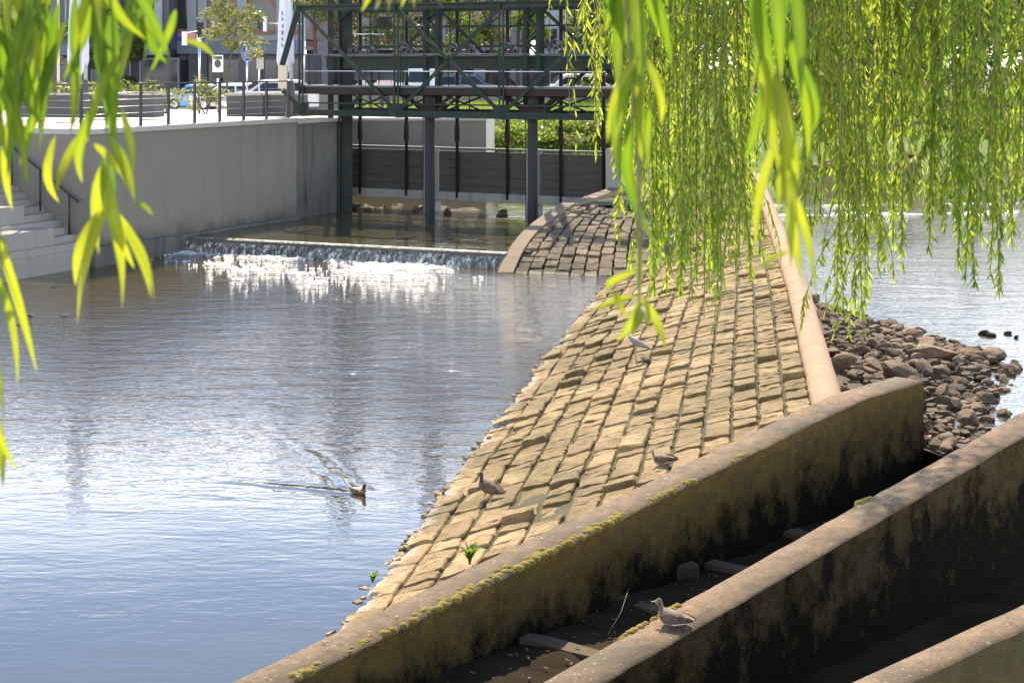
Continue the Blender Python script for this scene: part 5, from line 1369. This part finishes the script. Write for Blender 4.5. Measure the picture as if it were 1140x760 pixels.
def blade(mb,b0,d,nrm,L,w,curl,tint,seg=3):
    """one willow leaf: base point, direction, normal, length, width"""
    sd=d.cross(nrm).normalized(); vs=[]; fs=[]; prof=[(0,.0),(.12,.55),(.35,1.),(.62,.85),(.85,.42),(1.,0)] if seg>3 else [(0,0),(.3,1.),(.65,.8),(1.,0)]
    if seg>8: prof=[(t,(math.sin(math.pi*t**.72))**.85 if 0<t<1 else 0) for t in [i/seg for i in range(seg+1)]]
    idx=[]
    for (t,ww) in prof:
        c=b0+d*(L*t)+nrm*(curl*L*t*t)+V((0,0,-abs(curl)*.0))
        if ww<1e-6: idx.append((len(vs),)*3 if seg>3 else (len(vs),)*2); vs.append(c)
        elif seg>3:
            k=len(vs); vs+= [c-sd*w*ww/2+nrm*w*.16*ww,c,c+sd*w*ww/2+nrm*w*.16*ww]; idx.append((k,k+1,k+2))
        else:
            k=len(vs); vs+=[c-sd*w*ww/2,c+sd*w*ww/2]; idx.append((k,k+1))
    for a,c in zip(idx,idx[1:]):
        for j in range(len(a)-1):
            f=[]
            for q in (a[j],a[j+1],c[j+1],c[j]):
                if q not in f: f.append(q)
            if len(f)>2: fs.append(tuple(f))
    mb.add(vs,fs,1,True,tint)
def strand(px,py,Y,ztop,dens,ll,lw,rg_,tb,lean=0.,wind=.25,shoots=True):
    e=at(px,py,Y); top=V((e.x+lean*(ztop-e.z),Y+rg_.gauss(0,.12),ztop)); H=ztop-e.z
    n=max(6,int(H/.18)); P=[]; ph=rg_.uniform(0,6); am=rg_.uniform(.01,.05)
    for i in range(n+1):
        t=i/n; p=top.lerp(e,t); P.append(p+V((am*math.sin(t*5+ph)*t,am*math.cos(t*4+ph)*t,0)))
    mb=MB(); mb.tube(P,[lerp(.007,.0018,i/n) for i in range(n+1)],4,0,False)
    m=int(H*dens)
    def leafon(p,base_d,sc=1.):
        a=rg_.uniform(0,6.28); out=V((math.cos(a),math.sin(a),0)); d=(base_d*rg_.uniform(.6,1.3)+out*rg_.uniform(.3,1.0)+V((0,0,-.3))).normalized()
        nn=V((rg_.gauss(0,1),rg_.gauss(0,1),rg_.gauss(0,.6))); nn=(nn-d*nn.dot(d)).normalized()
        blade(mb,p,d,nn,ll*sc*rg_.uniform(.65,1.25),lw*rg_.uniform(.8,1.2),rg_.uniform(-.2,.2),min(1,max(0,rg_.gauss(tb,.25))))
    for i in range(m):
        t=rg_.random()**.9; f=t*n; k=min(n-1,int(f)); p=P[k].lerp(P[k+1],f-k); leafon(p,(P[k+1]-P[k]).normalized())
    if shoots:
        for q in range(int(H*4.3)):
            t=rg_.uniform(.05,.92); k=min(n-1,int(t*n)); p=P[k]; a=rg_.uniform(0,6.28); L=rg_.uniform(.2,.6); out=V((math.cos(a),math.sin(a),0))
            S=[p+out*(.17*L*2*(1-(1-s)**2))+V((0,0,-L*s)) for s in(0,.35,.7,1.)]
            mb.tube(S,[.003,.0024,.002,.0012],3,0,False)
            for i in range(int(L*dens*.8)):
                s=rg_.random()*3; kk=min(2,int(s)); leafon(S[kk].lerp(S[kk+1],s-kk),V((0,0,-1)),.9)
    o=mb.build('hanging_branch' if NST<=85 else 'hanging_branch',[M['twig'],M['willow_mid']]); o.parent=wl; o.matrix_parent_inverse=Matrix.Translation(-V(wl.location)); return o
rg_=random.Random(31); NST=0
# (x range, lower end y range, number, depth range, yellow bias)
groups=[(652,690,60,130,5,(8.6,9.4),.75),(690,722,200,270,5,(8.4,9.4),.65),(722,760,270,345,8,(8.0,9.6),.55),(758,800,300,350,9,(8.,9.6),.45),(795,838,250,330,8,(8.,9.6),.55),
 (838,900,150,235,8,(8.,9.6),.45),(895,935,180,290,8,(7.6,9.2),.5),(930,978,280,375,9,(7.6,9.2),.55),(978,1000,190,310,5,(7.6,9.),.6),(995,1040,80,200,6,(7.8,9.),.4),(1035,1060,190,300,6,(7.4,9.),.3),(1060,1110,230,350,9,(7.2,8.8),.2),(1105,1150,230,340,8,(7.2,8.8),.55)]
for (a,c,y0,y1,n,(d0,d1),tb) in groups:
    for k in range(n):
        px=lerp(a,c,(k+rg_.random())/n); py=lerp(y0,y1,rg_.random()**1.0)-14; Y=rg_.uniform(d0,d1)
        NST+=1; strand(px,py,Y,rg_.uniform(6.0,6.8),108,.062,.0094,rg_,tb,rg_.uniform(-.03,.03))
strand(786,352,8.1,7,40,.07,.010,rg_,.5); strand(958,372,7.8,7,55,.07,.011,rg_,.6)
strand(668,170,8.6,6.5,34,.075,.010,rg_,.9); strand(636,128,8.8,6.5,20,.07,.010,rg_,.95)
# near branches, a metre or two from the camera: large single leaves
def near_branch(Y,twig,leaves,rg_):
    """twig: list of (px,py); leaves: (x0,y0,x1,y1,width px,yellow,bend)"""
    mb=MB(); P=[at(x,y,Y+.03*math.sin(i)) for i,(x,y) in enumerate(twig)]
    mb.tube(P,[lerp(.0022,.0009,i/max(1,len(P)-1)) for i in range(len(P))],6,0,False)
    for (x0,y0,x1,y1,w,tn,bd) in leaves:
        yy=Y+rg_.uniform(-.05,.05); a=at(x0,y0,yy); c=at(x1,y1,yy+rg_.uniform(-.04,.06)); d=c-a; L=d.length; d.normalize()
        nn=V((rg_.uniform(-.45,.45),-1,rg_.uniform(-.2,.2))); nn=(nn-d*nn.dot(d)).normalized(); sd=d.cross(nn)
        # bend sideways in the leaf plane as well as outwards
        wm=w*Y/F*.86; seg=14; vs=[]; fs=[]; idx=[]; ta=[]; tj=rg_.uniform(0,.35); cu=rg_.uniform(-.22,.22); tw=rg_.uniform(-1.3,1.3)
        for i in range(seg+1):
            t=i/seg; ww=(math.sin(math.pi*t**.75))**.8 if 0<i<seg else 0
            cc=a.lerp(c,t)+sd*(bd*L*math.sin(math.pi*t))+nn*(cu*L*math.sin(math.pi*t))
            s2=sd*math.cos(tw*t)+nn*math.sin(tw*t); n2=nn*math.cos(tw*t)-sd*math.sin(tw*t)
            te=tn-.22+tj*t+.14*noise.noise(V((t*6,x0*.1,y0*.1))); cl=lambda x:min(1,max(0,x))
            if ww==0: idx.append((len(vs),)*3); vs.append(cc); ta.append(cl(te))
            else:
                k=len(vs); vs+=[cc-s2*wm*ww/2+n2*wm*.14*ww,cc,cc+s2*wm*ww/2+n2*wm*.14*ww]; idx.append((k,k+1,k+2)); ta+=[cl(te),cl(te+.38),cl(te-.08)]
        for p,q in zip(idx,idx[1:]):
            for j in range(2):
                f=[]
                for z in (p[j],p[j+1],q[j+1],q[j]):
                    if z not in f: f.append(z)
                if len(f)>2: fs.append(tuple(f))
        mb.add(vs,fs,1,True,ta)
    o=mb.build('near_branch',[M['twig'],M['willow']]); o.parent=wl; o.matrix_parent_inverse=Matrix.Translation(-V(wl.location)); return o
def fill(tw,n,L,w,rg_,y0,y1,tn,spread=.3):
    out=[]
    for k in range(n):
        t=rg_.random(); y=lerp(y0,y1,t)
        x=interp([(b_,a_) for a_,b_ in tw],y); a=rg_.gauss(0,spread); l=L*rg_.uniform(.7,1.15)
        out.append((x,y,x+l*math.sin(a),y+l*math.cos(a),w*rg_.uniform(.75,1.1),min(1,max(0,rg_.gauss(tn,.28))),rg_.uniform(-.08,.08)))
    return out
rn=random.Random(12)
up=-1900
# left edge
tw=[(-26,up),(-22,-60),(-12,120),(-2,250),(4,330)]
near_branch(1.62,tw,[(0,20,30,150,15,.1,.05),(-4,90,30,210,15,.2,-.04),(-10,150,16,290,17,.3,.05),(-8,200,26,350,16,.7,.06),(-6,250,42,418,15,.85,.05),(-4,300,20,430,14,.6,-.03),(0,330,-14,450,14,.5,0),(-16,350,6,470,14,.7,.05),(-14,410,20,525,13,.75,.06),(-12,440,3,545,13,.95,.02),(-14,380,4,440,12,.4,0),(-20,60,8,180,16,.2,0),(-22,140,4,260,16,.2,.05),(-20,20,22,110,14,.1,-.04)],rn)
tw=[(10,up),(14,-60),(22,60),(20,150)]
near_branch(1.7,tw,fill(tw,9,120,15,rn,-90,60,.2,.22)+[(26,40,8,200,16,.15,.05),(40,-20,10,150,17,.1,.05),(20,100,14,235,14,.75,.0)],rn)
tw=[(45,up),(48,-60),(55,40),(62,110)]
near_branch(1.75,tw,fill(tw,10,115,15,rn,-100,10,.15,.2)+[(58,-10,18,120,18,.1,.06),(66,0,44,170,16,.15,.03),(60,90,22,185,15,.2,.05),(62,150,66,226,12,.95,0),(40,30,36,98,10,.95,0),(74,20,28,175,15,.25,-.05)],rn)
# main left branch
tw=[(104,up),(106,-60),(112,60),(118,140),(122,215)]
near_branch(1.6,tw,fill(tw,8,110,16,rn,-90,20,.25,.25)+[(112,-20,125,130,22,.05,.02),(126,10,128,170,26,.08,.0),(140,-30,190,70,14,.1,-.04),(188,-15,128,105,16,.12,.05),(196,10,160,95,11,.3,.0),(135,60,96,160,14,.4,.0),(116,100,92,205,14,.3,.04),(122,150,150,225,15,.6,-.04),(120,165,128,275,22,.15,.03),(116,180,110,285,20,.85,.04),(122,195,150,300,16,.8,-.05),(110,235,84,318,13,.9,.04),(124,220,86,362,13,.95,.05),(122,240,136,345,12,.85,.0),(130,235,168,332,13,.8,-.05),(140,250,172,338,11,.6,-.06),(150,225,172,242,7,.3,-.1),(104,160,140,210,15,.9,-.05),(88,150,62,215,12,.95,.03),(205,45,242,68,9,.55,-.06),(135,120,146,200,12,.9,0),(118,20,106,60,12,.3,0),(84,-10,90,100,14,.02,-.04),(80,60,78,150,12,.2,0)],rn)
tw=[(150,up),(152,-60),(140,30),(132,100)]
near_branch(1.72,tw,fill(tw,8,110,14,rn,-90,20,.25,.3),rn)
# leaf tips at the top
near_branch(1.5,[(432,up),(430,-60),(425,-20)],[(432,-40,402,14,9,.8,.0),(428,-50,418,12,8,.5,.02),(440,-60,432,16,7,.7,0)],rn)
near_branch(1.5,[(462,up),(458,-60),(455,-20)],[(456,-22,492,9,10,.95,-.12),(450,-40,446,10,7,.6,0),(455,-50,462,12,7,.6,0)],rn)
# middle branch with the long dark leaf
tw=[(688,up),(690,-80),(702,60),(708,150),(714,260),(712,330)]
near_branch(1.55,tw,[(682,-60,722,78,22,.1,.05),(700,-50,716,120,20,.25,.0),(716,-40,748,78,15,.15,-.05),(690,-30,688,110,20,.15,.02),(706,40,716,165,17,.55,.02),(712,60,676,160,15,.8,.04),(704,80,690,200,16,.3,.02),(702,130,740,290,17,.08,.16),(716,60,736,140,13,.5,-.04),(712,100,718,190,12,.4,.0),(724,120,722,190,10,.2,0),(700,-60,672,40,14,.1,0),(720,-80,735,40,14,.2,0)],rn)
near_branch(1.55,[(712,258),(710,300),(712,345)],[(712,262,712,352,9,.45,.0),(710,306,680,332,9,.75,.20),(681,326,700,356,8,.8,.1),(708,330,664,346,7,.8,.04),(714,330,742,388,11,.8,-.05),(710,335,688,378,9,.6,.0),(712,340,703,372,12,.5,.0),(715,340,722,366,8,.6,0),(706,350,682,394,8,.65,.04)],rn) if False else near_branch(1.55,[(713,-1900),(713,-60),(712,120),(711,300),(712,345)],[(712,262,712,352,9,.45,.0),(710,300,684,328,10,.75,.22),(684,322,702,356,9,.8,.08),(708,330,662,345,8,.8,.06),(714,330,742,390,12,.8,-.05),(710,335,686,380,10,.6,.0),(712,340,703,374,13,.5,.0),(715,340,724,368,9,.6,0)],rn)
# right branch of bright leaves
tw=[(858,up),(860,-80),(866,60),(872,150),(880,230)]
near_branch(1.5,tw,[(838,-50,846,60,16,.1,.02),(842,-30,872,120,22,.15,.04),(862,-60,870,90,20,.15,0),(880,-40,892,112,17,.15,-.03),(868,20,900,180,16,.2,-.06),(850,60,868,190,20,.55,.03),(862,80,878,200,18,.85,.0),(872,110,886,230,16,.5,-.03),(848,90,828,180,12,.25,0),(866,150,842,285,14,.9,.04),(872,160,880,300,18,.55,.02),(882,180,896,310,15,.45,.0),(876,200,910,340,14,.75,-.05),(884,240,898,330,11,.9,0),(866,298,838,298,6,.9,.0),(878,280,846,300,7,.8,.05),(870,170,866,255,12,.8,0),(890,60,902,150,12,.1,-.03),(835,0,830,120,10,.2,.02),(878,-20,862,60,14,.1,0)],rn)
# canopy above the picture (shades the two right-hand walls)
rc=random.Random(5)
spots=[V((2.5,20.3,7.0)),V((3.1,20.9,7.2)),V((3.6,21.6,7.4)),V((2.9,19.6,6.8))]+[V((rc.uniform(4.6,8.8),rc.uniform(17.,24.),rc.uniform(6.8,8.6))) for _ in range(14)]
for k,c in enumerate(spots):
    mb=MB(); f_=k<4
    leafball(mb,c,(.5,.5,.4) if f_ else (1.1,1.2,.8),80 if f_ else 420,.055,rc)
    for _ in range(10): mb.tube([c+V((rc.gauss(0,.2),rc.gauss(0,.2),.3)),c+V((rc.gauss(0,.8),rc.gauss(0,.8),rc.gauss(0,.4)))],[.015,.004],4)
    for i,a in enumerate(mb.a):
        pass
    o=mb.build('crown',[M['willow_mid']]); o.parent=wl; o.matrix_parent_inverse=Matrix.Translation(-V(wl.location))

# ---------------------------------------------------------------- light, sky, camera
EL,AZ=R(47),R(-5)
sv=V((math.sin(AZ)*math.cos(EL),math.cos(AZ)*math.cos(EL),math.sin(EL)))
sl_=bpy.data.lights.new('sun','SUN'); sl_.energy=4.5; sl_.angle=R(.53); sl_.color=(1.,.86,.65)
so_=bpy.data.objects.new('sun',sl_); C.objects.link(so_); so_.rotation_euler=(-sv).to_track_quat('-Z','Y').to_euler(); so_.location=(0,60,60)
w=bpy.data.worlds.new('World'); bpy.context.scene.world=w; w.use_nodes=True; nt=w.node_tree
sky=nt.nodes.new('ShaderNodeTexSky'); sky.sky_type='NISHITA'; sky.sun_disc=False; sky.sun_elevation=EL; sky.sun_rotation=AZ
sky.air_density=1.; sky.dust_density=.6; sky.ozone_density=2.5; sky.altitude=100
bg=nt.nodes['Background']; bg.inputs['Strength'].default_value=.14
tc=nt.nodes.new('ShaderNodeTexCoord'); mp=nt.nodes.new('ShaderNodeMapping'); mp.inputs['Scale'].default_value=(2.2,2.2,9.); nt.links.new(tc.outputs['Generated'],mp.inputs['Vector'])
cn=nt.nodes.new('ShaderNodeTexNoise'); cn.inputs['Scale'].default_value=1.6; cn.inputs['Detail'].default_value=7; cn.inputs['Roughness'].default_value=.58; nt.links.new(mp.outputs[0],cn.inputs['Vector'])
cr=nt.nodes.new('ShaderNodeValToRGB'); cr.color_ramp.elements[0].position=.26; cr.color_ramp.elements[1].position=.52; nt.links.new(cn.outputs['Fac'],cr.inputs['Fac'])
sx=nt.nodes.new('ShaderNodeSeparateXYZ'); nt.links.new(tc.outputs['Generated'],sx.inputs[0])
er=nt.nodes.new('ShaderNodeValToRGB'); e=er.color_ramp.elements; e[0].position=.0; e[0].color=(.6,.6,.6,1); e[1].position=.30; e[1].color=(0,0,0,1); q=e.new(.14); q.color=(.8,.8,.8,1); q=e.new(.19); q.color=(1,1,1,1); q=e.new(.235); q.color=(.55,.55,.55,1); nt.links.new(sx.outputs[2],er.inputs['Fac'])
mm=nt.nodes.new('ShaderNodeMath'); mm.operation='MULTIPLY'; nt.links.new(cr.outputs[0],mm.inputs[0]); nt.links.new(er.outputs[0],mm.inputs[1])
mx=nt.nodes.new('ShaderNodeMix'); mx.data_type='RGBA'; nt.links.new(mm.outputs[0],mx.inputs[0]); b1=nt.nodes.new('ShaderNodeValToRGB'); e=b1.color_ramp.elements; e[0].position=.14; e[0].color=(0,0,0,1); e[1].position=.75; e[1].color=(0,0,0,1); q=e.new(.25); q.color=(.85,.85,.85,1); q=e.new(.42); q.color=(.7,.7,.7,1); nt.links.new(sx.outputs[2],b1.inputs['Fac'])
b2=nt.nodes.new('ShaderNodeMapRange'); b2.interpolation_type='SMOOTHSTEP'; b2.inputs[1].default_value=-.1; b2.inputs[2].default_value=.7; nt.links.new(sx.outputs[1],b2.inputs[0])
b3=nt.nodes.new('ShaderNodeMath'); b3.operation='MULTIPLY'; nt.links.new(b1.outputs[0],b3.inputs[0]); nt.links.new(b2.outputs[0],b3.inputs[1])
bm_=nt.nodes.new('ShaderNodeMix'); bm_.data_type='RGBA'; nt.links.new(b3.outputs[0],bm_.inputs[0]); nt.links.new(sky.outputs[0],bm_.inputs[6]); bm_.inputs[7].default_value=(2.2,4.5,8.6,1)
nt.links.new(bm_.outputs[2],mx.inputs[6]); mx.inputs[7].default_value=(19,19,19.3,1)
nt.links.new(mx.outputs[2],bg.inputs['Color'])
cam=bpy.data.cameras.new('camera'); co=bpy.data.objects.new('camera',cam); C.objects.link(co)
cam.sensor_width=36; cam.lens=36*F/1140; cam.shift_x=0; cam.shift_y=-(380-HOR)/1140; cam.clip_end=3000; cam.clip_start=.1
co.location=(0,0,CAMZ); co.rotation_euler=(R(90),0,0)
cam.dof.use_dof=True; cam.dof.focus_distance=24; cam.dof.aperture_fstop=14
sc=bpy.context.scene; sc.camera=co
sc.view_settings.view_transform='Standard'; sc.view_settings.look='None'; sc.view_settings.exposure=1.2; sc.view_settings.gamma=1
sc.cycles.use_denoising=True; sc.cycles.max_bounces=6; sc.cycles.transparent_max_bounces=4; sc.cycles.sample_clamp_indirect=4.; sc.cycles.caustics_reflective=False; sc.cycles.caustics_refractive=False
sc.cycles.use_adaptive_sampling=True
